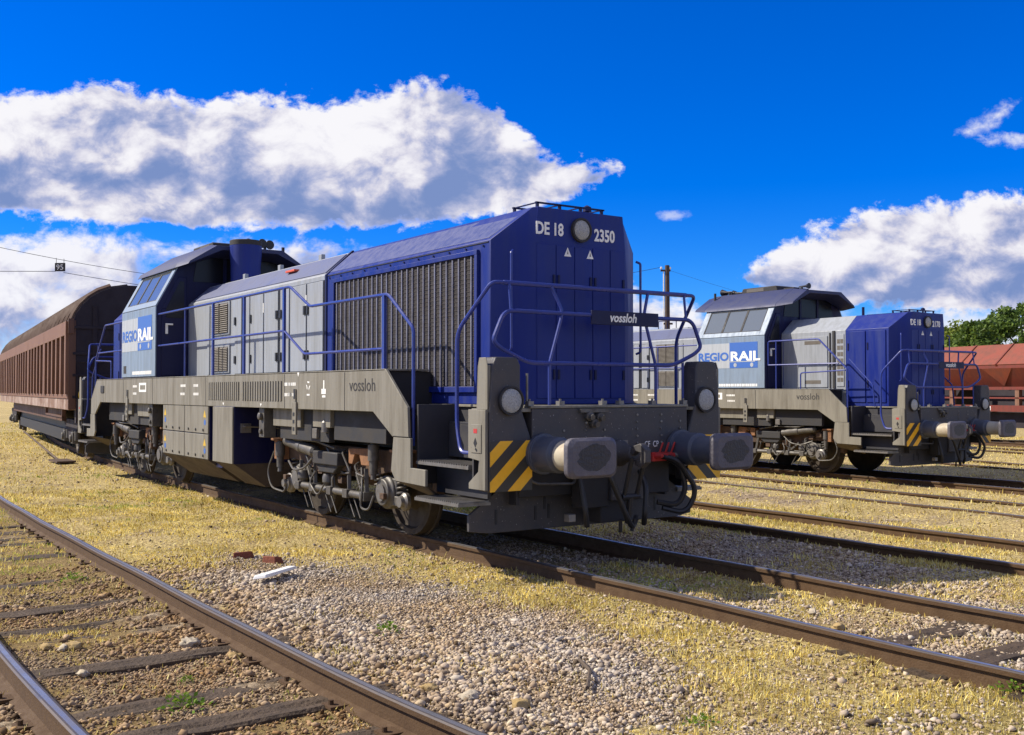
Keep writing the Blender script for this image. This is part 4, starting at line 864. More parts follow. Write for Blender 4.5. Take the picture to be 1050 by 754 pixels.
gx = axis(-900, 120, -14, 6, .07); gy = axis(-250, 900, -7, 10, .07)
GX, GY = np.meshgrid(gx, gy, indexing='ij'); GZ = ground_z(GX, GY)
V = np.stack([GX, GY, GZ], -1).reshape(-1, 3); nx_, ny_ = len(gx), len(gy)
ii = (np.arange(nx_-1)[:, None]*ny_+np.arange(ny_-1)[None, :]).ravel(); F = np.stack([ii, ii+ny_, ii+ny_+1, ii+1], 1)
GM = bpy.data.materials.new('yard_soil'); GM.use_nodes = True
def gmat():
    t = GM.node_tree; L = t.links; b = t.nodes['Principled BSDF']; b.inputs['Roughness'].default_value = .95; b.inputs['Specular IOR Level'].default_value = .15
    co = t.nodes.new('ShaderNodeTexCoord'); at = t.nodes.new('ShaderNodeAttribute'); at.attribute_name = 'gravel'
    def ns(sc, d=6):
        n = t.nodes.new('ShaderNodeTexNoise'); n.inputs['Scale'].default_value = sc; n.inputs['Detail'].default_value = d; n.inputs['Roughness'].default_value = .7; L.new(co.outputs['Object'], n.inputs['Vector']); return n.outputs[0]
    def mix(f, a, c):
        n = t.nodes.new('ShaderNodeMix'); n.data_type = 'RGBA'
        if isinstance(f, float): n.inputs[0].default_value = f
        else: L.new(f, n.inputs[0])
        for i, v in ((6, a), (7, c)):
            if isinstance(v, tuple): n.inputs[i].default_value = (*v, 1)
            else: L.new(v, n.inputs[i])
        return n.outputs[2]
    def ms_(x, a, c, lo=0.0, hi=1.0):
        n = t.nodes.new('ShaderNodeMapRange'); n.inputs[1].default_value = a; n.inputs[2].default_value = c; n.inputs[3].default_value = lo; n.inputs[4].default_value = hi; L.new(x, n.inputs[0]); return n.outputs[0]
    straw = mix(ms_(ns(1.3), .35, .65), (.58, .45, .19), (.78, .64, .30)); straw = mix(ms_(ns(24, 8), .40, .60), straw, (.24, .165, .075))
    straw = mix(ms_(ns(.35), .52, .66, 0, .5), straw, (.20, .17, .05))
    vo = t.nodes.new('ShaderNodeTexVoronoi'); vo.inputs['Scale'].default_value = 22; L.new(co.outputs['Object'], vo.inputs['Vector'])
    sep = t.nodes.new('ShaderNodeSeparateColor'); L.new(vo.outputs['Color'], sep.inputs[0])
    gr = mix(sep.outputs[0], (.14, .10, .065), (.50, .40, .28)); gr = mix(ms_(ns(2.5), .4, .7, 0, .7), gr, (.19, .13, .07))
    straw = mix(ms_(ns(.9, 7), .52, .66, 0, .75), straw, (.27, .19, .085))
    soil = mix(ms_(ns(5, 8), .35, .65), (.15, .095, .042), (.30, .21, .09)); sp = t.nodes.new('ShaderNodeAttribute'); sp.attribute_name = 'trackbed'
    straw = mix(sp.outputs['Fac'], straw, soil)
    col = mix(ms_(at.outputs['Fac'], .35, .6), straw, gr); L.new(col, b.inputs['Base Color'])
    ad = t.nodes.new('ShaderNodeMath'); ad.operation = 'MULTIPLY_ADD'; L.new(vo.outputs['Distance'], ad.inputs[0]); ad.inputs[1].default_value = -.6; L.new(ns(45, 6), ad.inputs[2])
    bp = t.nodes.new('ShaderNodeBump'); bp.inputs['Strength'].default_value = .9; bp.inputs['Distance'].default_value = .04; L.new(ad.outputs[0], bp.inputs['Height']); L.new(bp.outputs[0], b.inputs['Normal'])
gmat()
ground = raw_mesh('ground', V, F, GM, True); tag(ground, kind='structure')
at = ground.data.attributes.new('gravel', 'FLOAT', 'POINT'); at.data.foreach_set('value', np.clip(gravel_mask(GX, GY), 0, 1).astype(np.float32).ravel())

at = ground.data.attributes.new('trackbed', 'FLOAT', 'POINT'); at.data.foreach_set('value', (np.clip(2.2-2*np.abs(GY-TR['B'](GX)), 0, 1)*np.clip((GX+14)/6, 0, 1)*.85).astype(np.float32).ravel())

# ------------------------------------------------------------------ railway tracks
prof = [(-.07, -.165), (.07, -.165), (.07, -.155), (.012, -.135), (.009, -.045), (.034, -.036), (.036, -.008), (.026, -.001), (.015, 0), (-.015, 0), (-.026, -.001), (-.036, -.008), (-.034, -.036), (-.009, -.045), (-.012, -.135), (-.07, -.155)]
def rail(parent, f, off, xs):
    n = len(prof); V = []; F = []
    for x in xs:
        y = float(f(x)); t = (float(f(x+.1))-float(f(x-.1)))/.2; l = math.hypot(1, t); nx, ny = -t/l, 1/l; z = float(zt(y))
        wob = .004*math.sin(x*2.1+off)
        for a, b in prof: V.append((x+nx*(off+a), y+ny*(off+a), z+b+wob))
    for i in range(len(xs)-1):
        for k in range(n): F.append((i*n+k, i*n+(k+1) % n, (i+1)*n+(k+1) % n, (i+1)*n+k))
    me = bpy.data.meshes.new('rail'); me.from_pydata(V, [], F); me.materials.append(RAILM); me.materials.append(RAILT); me.materials.append(RAILS)
    mi = [2 if k % n == 8 else 1 if k % n in (6, 7, 9, 10) else 0 for k in range(len(F))]; me.polygons.foreach_set('material_index', mi)
    bm = bmesh.new(); bm.from_mesh(me); bmesh.ops.recalc_face_normals(bm, faces=bm.faces); bm.to_mesh(me); bm.free()
    o = bpy.data.objects.new('rail', me); COL.objects.link(o); o.parent = parent; return o
labels = {'A': 'track under the locomotive numbered 2350, its rusty rails running on past the buffers',
 'B': 'nearest track in the left foreground with rusty rails on old dark sleepers',
 'C': 'dark track just behind the front locomotive, half covered by its shadow', 'D': 'track sunk in dry grass between the two locomotives',
 'E': 'track carrying the locomotive that stands behind', 'F': 'first track beyond the locomotive that stands behind, half in its shadow', 'G': 'grassy empty track between the rear locomotive and the red hopper wagons', 'H': 'farthest track, under the red hopper wagons'}
def sleeper(x, f, parent, ln=2.5, w=.24, dz=-.168, seed=0, sink=0.0):
    rr = random.Random(seed); y = float(f(x)); t = (float(f(x+.1))-float(f(x-.1)))/.2; a = math.atan(t)+rr.uniform(-.012, .012); z = float(zt(y))+dz-sink
    m = MB(); n = 14; vs = []
    for i in range(n+1):
        yy = -ln/2+ln*i/n; j = lambda s: rr.uniform(-s, s)
        for px, pz in ((-w/2, -.12), (-w/2+.0, -.012), (-w/2+.02, 0), (-.03, .004), (.02, -.006), (w/2-.02, 0), (w/2, -.012), (w/2, -.12)): vs.append((px+j(.008), yy+j(.006), pz+j(.007)))
    fs = [tuple(range(8))[::-1], tuple(range(n*8, n*8+8))]
    for i in range(n):
        for k in range(8): fs.append((i*8+k, i*8+(k+1) % 8, (i+1)*8+(k+1) % 8, (i+1)*8+k))
    c, s_ = math.cos(a), math.sin(a); m.add([(x+c*p-s_*q_, y+s_*p+c*q_, z+r_) for p, q_, r_ in vs], fs)
    return m.build('sleeper', SLEEP, parent, smooth=False)
for k, (xl, xr) in {'A': (-60, 14), 'B': (-60, 12), 'C': (-60, 16), 'D': (-60, 18), 'E': (-60, 20), 'F': (-70, 22), 'G': (-80, 24), 'H': (-90, 26)}.items():
    f = TR[k]; xs = list(np.arange(-30, xr, .5)) if k in 'FGH' else list(np.arange(-16, xr, .4)); xs = list(np.linspace(xl, xs[0]-1, 16))+xs
    x0 = 0.0; t = empty('railway_track', labels[k], 'railway track', (0, 0, 0), group='railway tracks of the yard')
    for off in (-.752, .752): rail(t, f, off, xs)
    if k == 'B':
        for i, x in enumerate([-11.2, -10.6, -10.0, -9.4, -8.8, -8.2, -7.6, -7.0, -6.4, -5.8, -5.25, -4.7, -4.1, -3.55, -2.95, -2.2, -1.45, -.98, -.08, .92, 1.50, 2.15, 2.8, 3.4]): sleeper(x, f, t, seed=i, dz=-.152, sink=((i*7) % 5)*.006+(0 if x > -1.2 else .012))
    if k == 'A':
        for i, x in enumerate([1.25, 1.9, 2.55, 3.15, 3.8, 4.4]): sleeper(x, f, t, seed=50+i, ln=1.74, dz=-.124, sink=(.0 if x > 2.2 else .03), w=.27)
    if k in 'CD':
        for i, x in enumerate(np.arange(-6, 5, .62)): sleeper(float(x), f, t, seed=80+i, dz=-.165, sink=.02)
    m = MB()
    for x in np.arange(-8 if k in 'AB' else 2, 4, .6 if k in 'AB' else 50):   # rail chairs and screws
        for off in (-.752, .752):
            m = MB(); y = float(f(x))+off; z = float(zt(y))-.162
            if k == 'A' and x < 1: continue
            m.box(x-.06, x+.06, y-.14, y+.14, z, z+.018)
            for dy in (-.11, .11): m.cyl((x, y+dy, z+.015), (x, y+dy, z+.045), .016, n=8)
            m.build1('rail_chair', RAILM, t, smooth=False)

# ------------------------------------------------------------------ brown covered wagon behind the locomotive
def wagon():
    yaw = R(-5.5); cx, cy = -18.25, .10
    t = empty('covered_goods_wagon', 'long brown sliding-wall goods wagon with faded graffiti coupled behind the front locomotive', 'goods wagon', (cx, cy, 0), yaw)
    Lw = 26.0; w = 1.43
    m = MB(); hp = [(w-.04, 3.2), (1.31, 3.42), (1.19, 3.62), (1.02, 3.80), (.80, 3.95), (.52, 4.06), (.2, 4.12)]; m.yz([(-w+.03, 1.32)]+[(-a, b) for a, b in hp]+hp[::-1]+[(w-.03, 1.32)], -Lw, 0); body = m.build('body', WAGD, t, bevel=.01)
    for s in (-1, 1):
        nb = 5
        for k in range(nb):
            xa = -Lw+k*Lw/nb+.02; xb = -Lw+(k+1)*Lw/nb-.02
            m = MB(); m.box(xa, xb, *sorted((s*(w-.04), s*w)), 1.50, 3.22); sw = m.build('sliding_wall', WAGP, body)
            m = MB(); n = 6
            for i in range(n): xx = xa+.12+i*(xb-xa-.24)/(n-1); m.box(xx-.12, xx+.12, *sorted((s*w, s*(w+.10))), 1.56, 2.92)
            m.build('wall_rib', WAGL, sw, bevel=.006)
            m = MB(); m.box(xa, xb, *sorted((s*w, s*(w+.10))), 2.92, 3.24); m.box(xa, xb, *sorted((s*w, s*(w+.05))), 1.46, 1.56); m.build('wall_rail', WAGL, sw, bevel=.006)
            m = MB(); n = 6
            rc = [(1.42, 3.24), (1.34, 3.44), (1.22, 3.64), (1.05, 3.82), (.83, 3.97), (.55, 4.085), (.2, 4.15)]
            for (a0, b0), (a1_, b1_) in zip(rc[:-1], rc[1:]):
                m.loft([(xa, s*a0, b0), (xb, s*a0, b0), (xb, s*a1_, b1_), (xa, s*a1_, b1_)], [(xa, s*(a0-.03), b0-.04), (xb, s*(a0-.03), b0-.04), (xb, s*(a1_-.02), b1_-.045), (xa, s*(a1_-.02), b1_-.045)])
            rs = m.build('roof_side', WAGR, body)
            m = MB()
            for i in range(n): xx = xa+.1+i*(xb-xa-.2)/(n-1); m.tube([(xx, s*a0, b0+.0) for a0, b0 in rc[:-1]], .075, 6)
            m.build('roof_rib', WAG, rs, bevel=0)
            m = MB(); m.box(xb-.10, xb-.02, *sorted((s*(w+.02), s*(w+.07))), 1.6, 3.1); m.build('door_lock_bar', WAG, sw, bevel=.005)
        m = MB(); m.box(-Lw, 0, *sorted((s*(w-.16), s*(w+.03))), 1.20, 1.46); m.build('side_sole_bar', GRAFF, t, bevel=.008)
        m = MB(); m.box(-Lw+4, -4, *sorted((s*(w-.35), s*(w-.25))), .85, 1.2); m.box(-5.5, -1.4, *sorted((s*(w-.05), s*(w+.02))), 1.0, 1.04); m.box(-5.5, -5.45, *sorted((s*(w-.05), s*(w+.02))), 1.0, 1.2); m.box(-1.45, -1.4, *sorted((s*(w-.05), s*(w+.02))), 1.0, 1.2); m.build('underframe_girder', WAG, t)
        m = MB(); m.box(-.06, .02, *sorted((s*(w-.12), s*(w+.035))), 1.22, 3.26); m.box(-.02, .05, *sorted((s*(w-.08), s*(w+.05))), 2.95, 3.3); m.build('corner_post', WAG, t, bevel=.006)
        m = MB(); m.rings([(0, .17), (.04, .17), (.04, .11), (.5, .11), (.55, .13)], (0, s*.875, 1.03), (1, 0, 0), 16); m.rings([(.55, .20), (.60, .22), (.62, .21)], (0, s*.875, 1.03), (1, 0, 0), 20); m.build('buffer', WAGD, t)
    m = MB()
    for z in (1.5, 2.0, 2.5, 3.1): m.box(0, .035, -1.38, 1.38, z-.03, z+.03)
    for y in (-.9, 0, .9): m.box(0, .03, y-.05, y+.05, 1.3, 3.6)
    m.build('end_rib', WAGD, t, bevel=.005)
    m = MB(); m.box(-.2, .03, -1.3, 1.3, .9, 1.32); m.tube([(.06, -1.28, 1.2), (.06, -1.28, 2.0), (.02, -1.28, 2.0)], .014); m.tube([(.05, -1.25, 2.3), (.08, -.75, 2.3), (.05, -.72, 2.3)], .014); m.build('end_frame', WAGD, t)
    m = MB(); pts = [(.10, -1.08+.16*math.cos(a), 1.55+.16*math.sin(a)) for a in np.linspace(0, 2*math.pi, 25)]; m.tube(pts, .022); m.box(.09, .11, -1.24, -.92, 1.53, 1.57); m.cyl((.0, -1.08, 1.55), (.11, -1.08, 1.55), .03); m.build('brake_wheel', YEL, t)
    m = MB(); m.box(-Lw, 0, -.9, .9, .55, 1.32); m.box(-Lw+5.2, -5.2, -1.0, 1.0, .28, .6); m.build('underframe', BLACK, t)
    for xc in (-2.9, -Lw+2.9):
        m = MB()
        for s in (-1, 1): m.xz([(xc-1.5, .80), (xc-1.4, .92), (xc+1.4, .92), (xc+1.5, .80), (xc+.5, .40), (xc-.5, .40)], s*.95, s*1.08)
        m.box(xc-.3, xc+.3, -1, 1, .5, .85); bg = m.build('wagon_bogie', WAGD, t, bevel=.01)
        for dx in (-.9, .9):
            m = MB(); m.cyl((xc+dx, -.9, .46), (xc+dx, .9, .46), .07)
            for s in (-1, 1): m.rings([(0, .46), (0, .50), (.03, .50), (.035, .465), (.135, .455), (.135, .39), (.1, .36), (.1, .1)], (xc+dx, s*.68, .46), (0, s, 0), 32)
            m.build('wheelset', WHEELM, bg)
            for s in (-1, 1):
                m = MB(); m.box(xc+dx-.17, xc+dx+.17, *sorted((s*1.0, s*1.16)), .34, .62); m.rings([(0, .10), (.05, .09)], (xc+dx, s*1.16, .47), (0, s, 0), 14)
                for k in (-1, 1): m.rings([(0, .07), (.24, .07)], (xc+dx+k*.27, s*1.06, .42), (0, 0, 1), 12)
                m.build('axle_box', STEEL, bg, bevel=.01)
    return t
wagon()

# ------------------------------------------------------------------ red hopper wagons on the far track
def hopper(xc, label):
    y = float(TR['H'](xc)); yaw = math.atan(-.235); z = float(zt(y)); Lh = 12.6
    t = empty('hopper_wagon', label, 'hopper wagon', (xc, y, z), yaw, 'red hopper wagons on the far track'); h = Lh/2
    m = MB(); m.yz([(-.55, 3.62), (-1.42, 2.86), (-1.42, 2.74), (-.9, 2.0), (.9, 2.0), (1.42, 2.74), (1.42, 2.86), (.55, 3.62)], -h+.5, h-.5); body = m.build('body', HOPD, t, bevel=.02)
    for s in (-1, 1):
        m = MB(); m.loft([(-h+.45, s*1.45, 2.88), (h-.45, s*1.45, 2.88), (h-.45, s*.55, 3.655), (-h+.45, s*.55, 3.655)], [(-h+.45, s*1.41, 2.84), (h-.45, s*1.41, 2.84), (h-.45, s*.51, 3.615), (-h+.45, s*.51, 3.615)]); rp = m.build('roof_flap', HOPL, t)
        m = MB()
        for k in range(7): xx = -h+1.0+k*(Lh-2.0)/6; m.loft([(xx-.03, s*1.455, 2.875), (xx+.03, s*1.455, 2.875), (xx+.03, s*.56, 3.66), (xx-.03, s*.56, 3.66)], [(xx-.03, s*1.47, 2.90), (xx+.03, s*1.47, 2.90), (xx+.03, s*.575, 3.685), (xx-.03, s*.575, 3.685)])
        m.build('flap_rib', HOPD, rp)
        m = MB(); m.box(-1.4, -.4, *sorted((s*1.301, s*1.304)), 1.19, 1.34); m.box(2.2, 2.7, *sorted((s*1.301, s*1.304)), 1.2, 1.33); m.build('marking', WHITE, t, smooth=False)
        m = MB()
        for k in range(9): xx = -h+.6+k*(Lh-1.2)/8; m.loft([(xx-.04, s*1.46, 2.86), (xx+.04, s*1.46, 2.86), (xx+.04, s*.9, 2.02), (xx-.04, s*.9, 2.02)], [(xx-.04, s*1.40, 2.86), (xx+.04, s*1.40, 2.86), (xx+.04, s*.82, 2.02), (xx-.04, s*.82, 2.02)])
        m.build('side_rib', HOPD, body)
        for k in range(3):
            m = MB(); xx = -h+2.2+k*4.1; m.loft([(xx-.7, s*1.405, 2.74), (xx+.7, s*1.405, 2.74), (xx, s*1.0, 2.12), (xx-.05, s*1.0, 2.12)], [(xx-.7, s*1.43, 2.74), (xx+.7, s*1.43, 2.74), (xx, s*1.03, 2.10), (xx-.05, s*1.03, 2.10)]); m.build('side_gusset', HOPL, body)
        m = MB(); m.box(-h, h, *sorted((s*1.15, s*1.30)), 1.15, 1.38); m.box(-h+.3, h-.3, *sorted((s*1.20, s*1.30)), 1.95, 2.06); m.box(-h+.3, h-.3, *sorted((s*1.22, s*1.28)), 1.62, 1.68)
        fr = m.build('frame', HOPD, t)
        m = MB()
        for k in range(8): xx = -h+.8+k*(Lh-1.6)/7; m.box(xx-.09, xx+.09, *sorted((s*1.12, s*1.28)), 1.38, 1.96)
        m.build('frame_post', WAGL, fr)
        m = MB(); m.tube([(-h+.1, s*1.25, 1.2), (-h+.1, s*1.25, 2.4), (-h+.1, -s*0, 2.4)], .025); m.tube([(h-.1, s*1.25, 1.2), (h-.1, s*1.25, 2.4), (h-.1, 0, 2.4)], .025); m.build('end_rail', ORANGE, fr)
        m = MB()
        for e in (-1, 1): m.rings([(0, .11), (.5, .11), (.5, .21), (.56, .21)], (e*h, s*.875, 1.04), (e, 0, 0), 14)
        m.build('buffer', WAGD, t)
    m = MB()
    for k in range(3): xx = -h+2.3+k*4.0; m.loft([(xx-1.7, -.85, 2.0), (xx+1.7, -.85, 2.0), (xx+1.7, .85, 2.0), (xx-1.7, .85, 2.0)], [(xx-.7, -.9, .55), (xx+.7, -.9, .55), (xx+.7, .9, .55), (xx-.7, .9, .55)])
    m.build('discharge_chute', WAGD, t)
    for xc2 in (-h+2.0, h-2.0):
        m = MB()
        for s in (-1, 1): m.xz([(xc2-1.4, .78), (xc2-1.3, .92), (xc2+1.3, .92), (xc2+1.4, .78), (xc2+.5, .42), (xc2-.5, .42)], s*.95, s*1.08)
        bg = m.build('wagon_bogie', WAGD, t)
        for dx in (-.9, .9):
            m = MB(); m.cyl((xc2+dx, -1.1, .46), (xc2+dx, 1.1, .46), .08)
            for s in (-1, 1): m.rings([(0, .49), (.13, .46), (.1, .3)], (xc2+dx, s*.68, .46), (0, s, 0), 24)
            m.build('wheelset', WHEELM, bg)
hopper(-14.2, 'faded red hopper wagon on the far track behind the rear locomotive, below the trees')
hopper(-28.2, 'red hopper wagon farther left on the far track, almost hidden behind the rear locomotive')

# ------------------------------------------------------------------ trees behind the hoppers
def leafmat(name, a, b_):
    m = bpy.data.materials.new(name); m.use_nodes = True; t = m.node_tree; L = t.links; b = t.nodes['Principled BSDF']; b.inputs['Roughness'].default_value = .55; b.inputs['Specular IOR Level'].default_value = .3
    g = t.nodes.new('ShaderNodeNewGeometry'); mx = t.nodes.new('ShaderNodeMix'); mx.data_type = 'RGBA'; L.new(g.outputs['Random Per Island'], mx.inputs[0]); mx.inputs[6].default_value = (*a, 1); mx.inputs[7].default_value = (*b_, 1); L.new(mx.outputs[2], b.inputs['Base Color'])
    tr = t.nodes.new('ShaderNodeBsdfTranslucent'); L.new(mx.outputs[2], tr.inputs[0]); ad = t.nodes.new('ShaderNodeMixShader'); ad.inputs[0].default_value = .3; L.new(b.outputs[0], ad.inputs[1]); L.new(tr.outputs[0], ad.inputs[2]); L.new(ad.outputs[0], t.nodes['Material Output'].inputs[0]); return m
LEAF = [leafmat('olive_foliage', (.06, .095, .012), (.22, .27, .04)), leafmat('deep_green_foliage', (.035, .075, .014), (.15, .22, .035)), leafmat('yellow_green_foliage', (.09, .12, .012), (.28, .30, .04))]
def tree(x, y, h, w, mi, label, seed):
    r = np.random.default_rng(seed); z0 = float(ground_z(x, y)); t = empty('broadleaf_tree', label, 'tree', (x, y, z0), group='trees behind the hopper wagons')
    m = MB(); m.tube([(0, 0, -.2), (.1, .05, h*.25), (-.05, .1, h*.55), (.1, 0, h*.8)], .16, 8); lim = []
    m.rings([(0, .30), (.5, .20), (h*.3, .16)], (0, 0, -.1), (0, 0, 1), 10)
    for k in range(9):
        a = r.uniform(0, 6.28); zz = h*r.uniform(.2, .65); e = (math.cos(a)*w*r.uniform(.35, .8), math.sin(a)*w*r.uniform(.35, .8), zz+h*r.uniform(.1, .3)); m.tube([(0, 0, zz), (e[0]*.5, e[1]*.5, (zz+e[2])/2+.1), e], .06, 6); lim.append(e)
    m.build('trunk', BARK, t)
    nc = 44; C = []
    for k in range(nc):
        a = r.uniform(0, 6.28); u = r.uniform(-.75, 1); rad = w*math.sqrt(max(0, 1-u*u*.92))*r.uniform(.55, 1.0); C.append((math.cos(a)*rad, math.sin(a)*rad, h*.54+u*h*.43+r.uniform(-.25, .25), r.uniform(.5, 1.05)))
    V = []; n = 7500; ci = r.integers(0, nc, n); c = np.array(C)[ci]; d = r.normal(size=(n, 3)); d /= np.linalg.norm(d, axis=1)[:, None]; rr = r.uniform(.25, 1.05, n)**.6
    p = c[:, :3]+d*(rr*c[:, 3])[:, None]*np.array([1, 1, .75]); p[:, 2] = np.maximum(p[:, 2], .25)
    a = r.normal(size=(n, 3)); a /= np.linalg.norm(a, axis=1)[:, None]; b = np.cross(a, r.normal(size=(n, 3))); b /= np.linalg.norm(b, axis=1)[:, None]; sz = r.uniform(.09, .19, n)[:, None]
    V = np.stack([p-a*sz, p+b*sz*.55, p+a*sz, p-b*sz*.55], 1).reshape(-1, 3); F = np.arange(4*n).reshape(-1, 4)
    o = raw_mesh('crown', V, F, LEAF[mi]); o.parent = t
def at_px(u, D):
    dirv = fh*1+rh*((u-525)/1075); p = CAM+dirv*D; return p.x, p.y
for i, (u, D, h, w, mi, lb) in enumerate([
    (872, 74, 6.6, 2.6, 0, 'olive green tree just right of the rear locomotive cab roof'), (905, 78, 7.6, 3.0, 0, 'bushy olive tree rising behind the rear locomotive hood'),
    (948, 72, 7.3, 2.9, 2, 'yellow green tree directly right of the rear locomotive hood'), (985, 76, 7.9, 3.0, 0, 'rounded olive tree in the middle of the row behind the hoppers'),
    (1018, 66, 7.9, 2.6, 1, 'deep green tree in front of the row behind the hoppers'), (1046, 70, 9.0, 3.0, 1, 'tallest deep green tree at the right edge behind the hoppers'),
    (1085, 68, 8.6, 3.2, 0, 'olive tree just beyond the right edge behind the hoppers'), (842, 80, 6.0, 2.6, 1, 'low dark tree hidden behind the rear locomotive cab')]):
    x, y = at_px(u, D); tree(x, y, h*.86, w, mi, lb, 100+i)
def hedge():
    r = np.random.default_rng(5); n = 26000; u = r.uniform(640, 1180, n); D = r.uniform(82, 92, n); P_ = np.array([[*at_px(a, d)] for a, d in zip(u, D)]); top = 3.2+1.3*fbm(u/22, u*0, 4)
    p = np.column_stack([P_, r.uniform(-.3, 1, n)*top]); a = r.normal(size=(n, 3)); a /= np.linalg.norm(a, axis=1)[:, None]; b = np.cross(a, r.normal(size=(n, 3))); b /= np.linalg.norm(b, axis=1)[:, None]; sz = r.uniform(.14, .3, n)[:, None]
    V = np.stack([p-a*sz, p+b*sz*.6, p+a*sz, p-b*sz*.6], 1).reshape(-1, 3); o = raw_mesh('hedgerow', V, np.arange(4*n).reshape(-1, 4), LEAF[1]); tag(o, 'long dark green hedgerow far behind the hopper wagons', 'hedge', kind='stuff')
hedge()

# ------------------------------------------------------------------ pole, wires and hanging board
def pole():
    x, y = at_px(684.5, 54); z0 = float(ground_z(x, y)); t = empty('utility_pole', 'weathered timber utility pole rising between the two locomotives', 'utility pole', (x, y, z0))
    m = MB(); m.rings([(0, .16), (4, .14), (8.42, .115)], (0, 0, 0), (0, 0, 1), 12); p = m.build('pole_shaft', POLEM, t)
    m = MB(); m.tube([(rh.x*-.20, rh.y*-.20, .5), (rh.x*-.18, rh.y*-.18, 8.2)], .03, 6); m.build('cable_conduit', WHITE, p)
    m = MB(); a = rh*.34; m.bar((-a.x, -a.y, 8.15), (a.x*.5, a.y*.5, 8.15), .09, .09); m.bar((-a.x*.6, -a.y*.6, 5.4), (a.x*.8, a.y*.8, 5.4), .09, .09); arm = m.build('cross_arm', POLEM, t)
    m = MB()
    for k in (-.31, .14): m.rings([(0, .02), (.05, .06), (.12, .06), (.14, .03)], (rh.x*k, rh.y*k, 8.2), (0, 0, 1), 10)
    m.build('insulator', WHITE, arm)
    return Vector((x, y, z0))
pp = pole()
def wire(p0, p1, sag, r, label, n=40):
    m = MB(); p0, p1 = Vector(p0), Vector(p1); pts = []
    for i in range(n+1): t = i/n; p = p0.lerp(p1, t); p.z -= sag*4*t*(1-t); pts.append(tuple(p))
    m.tube(pts, r, 5); return tag(m.build('overhead_wire', BLACK), label, 'wire', 'overhead wires across the yard')
def P3(u, v, D):
    x, y = at_px(u, D); return Vector((x, y, CAM.z+(401-v)/1075*D))
wire(P3(-260, 184, 40), pp+Vector((rh.x*-.31, rh.y*-.31, 8.32)), 2.6, .011, 'upper overhead wire running down from the upper left to the timber pole')
wire(P3(64, 279, 41), pp+Vector((rh.x*-.4, rh.y*-.4, 5.5)), .7, .011, 'lower overhead wire leaving the number board towards the timber pole')
wire(P3(-260, 277.5, 40), P3(56, 277.8, 41), .0, .012, 'straight span wire holding the number board from the left')
wire(pp+Vector((0, 0, 8.2)), P3(1300, 345, 75), 2.4, .006, 'faint wire leaving the timber pole to the right')
def board():
    c = P3(60.5, 273.5, 41); t = empty('number_board', 'small dark board marked 95 hanging on the wires above the brown wagon', 'sign', tuple(c), 0)
    ang = math.atan2(rh.y, rh.x); t.rotation_euler.z = ang
    m = MB(); m.box(-.20, .20, -.02, .02, -.165, .165); b = m.build('board', DARK, t, bevel=.005)
    text('lettering', '95', .30, WHITE, t, (0, -.023, -.105), (R(90), 0, 0), bold=.002, align='CENTER')
    m = MB(); m.tube([(-.15, 0, .16), (-.15, 0, .36)], .01, 6); m.tube([(.15, 0, .16), (.15, 0, .33)], .01, 6); m.build('hanger', DARK, t)
board()

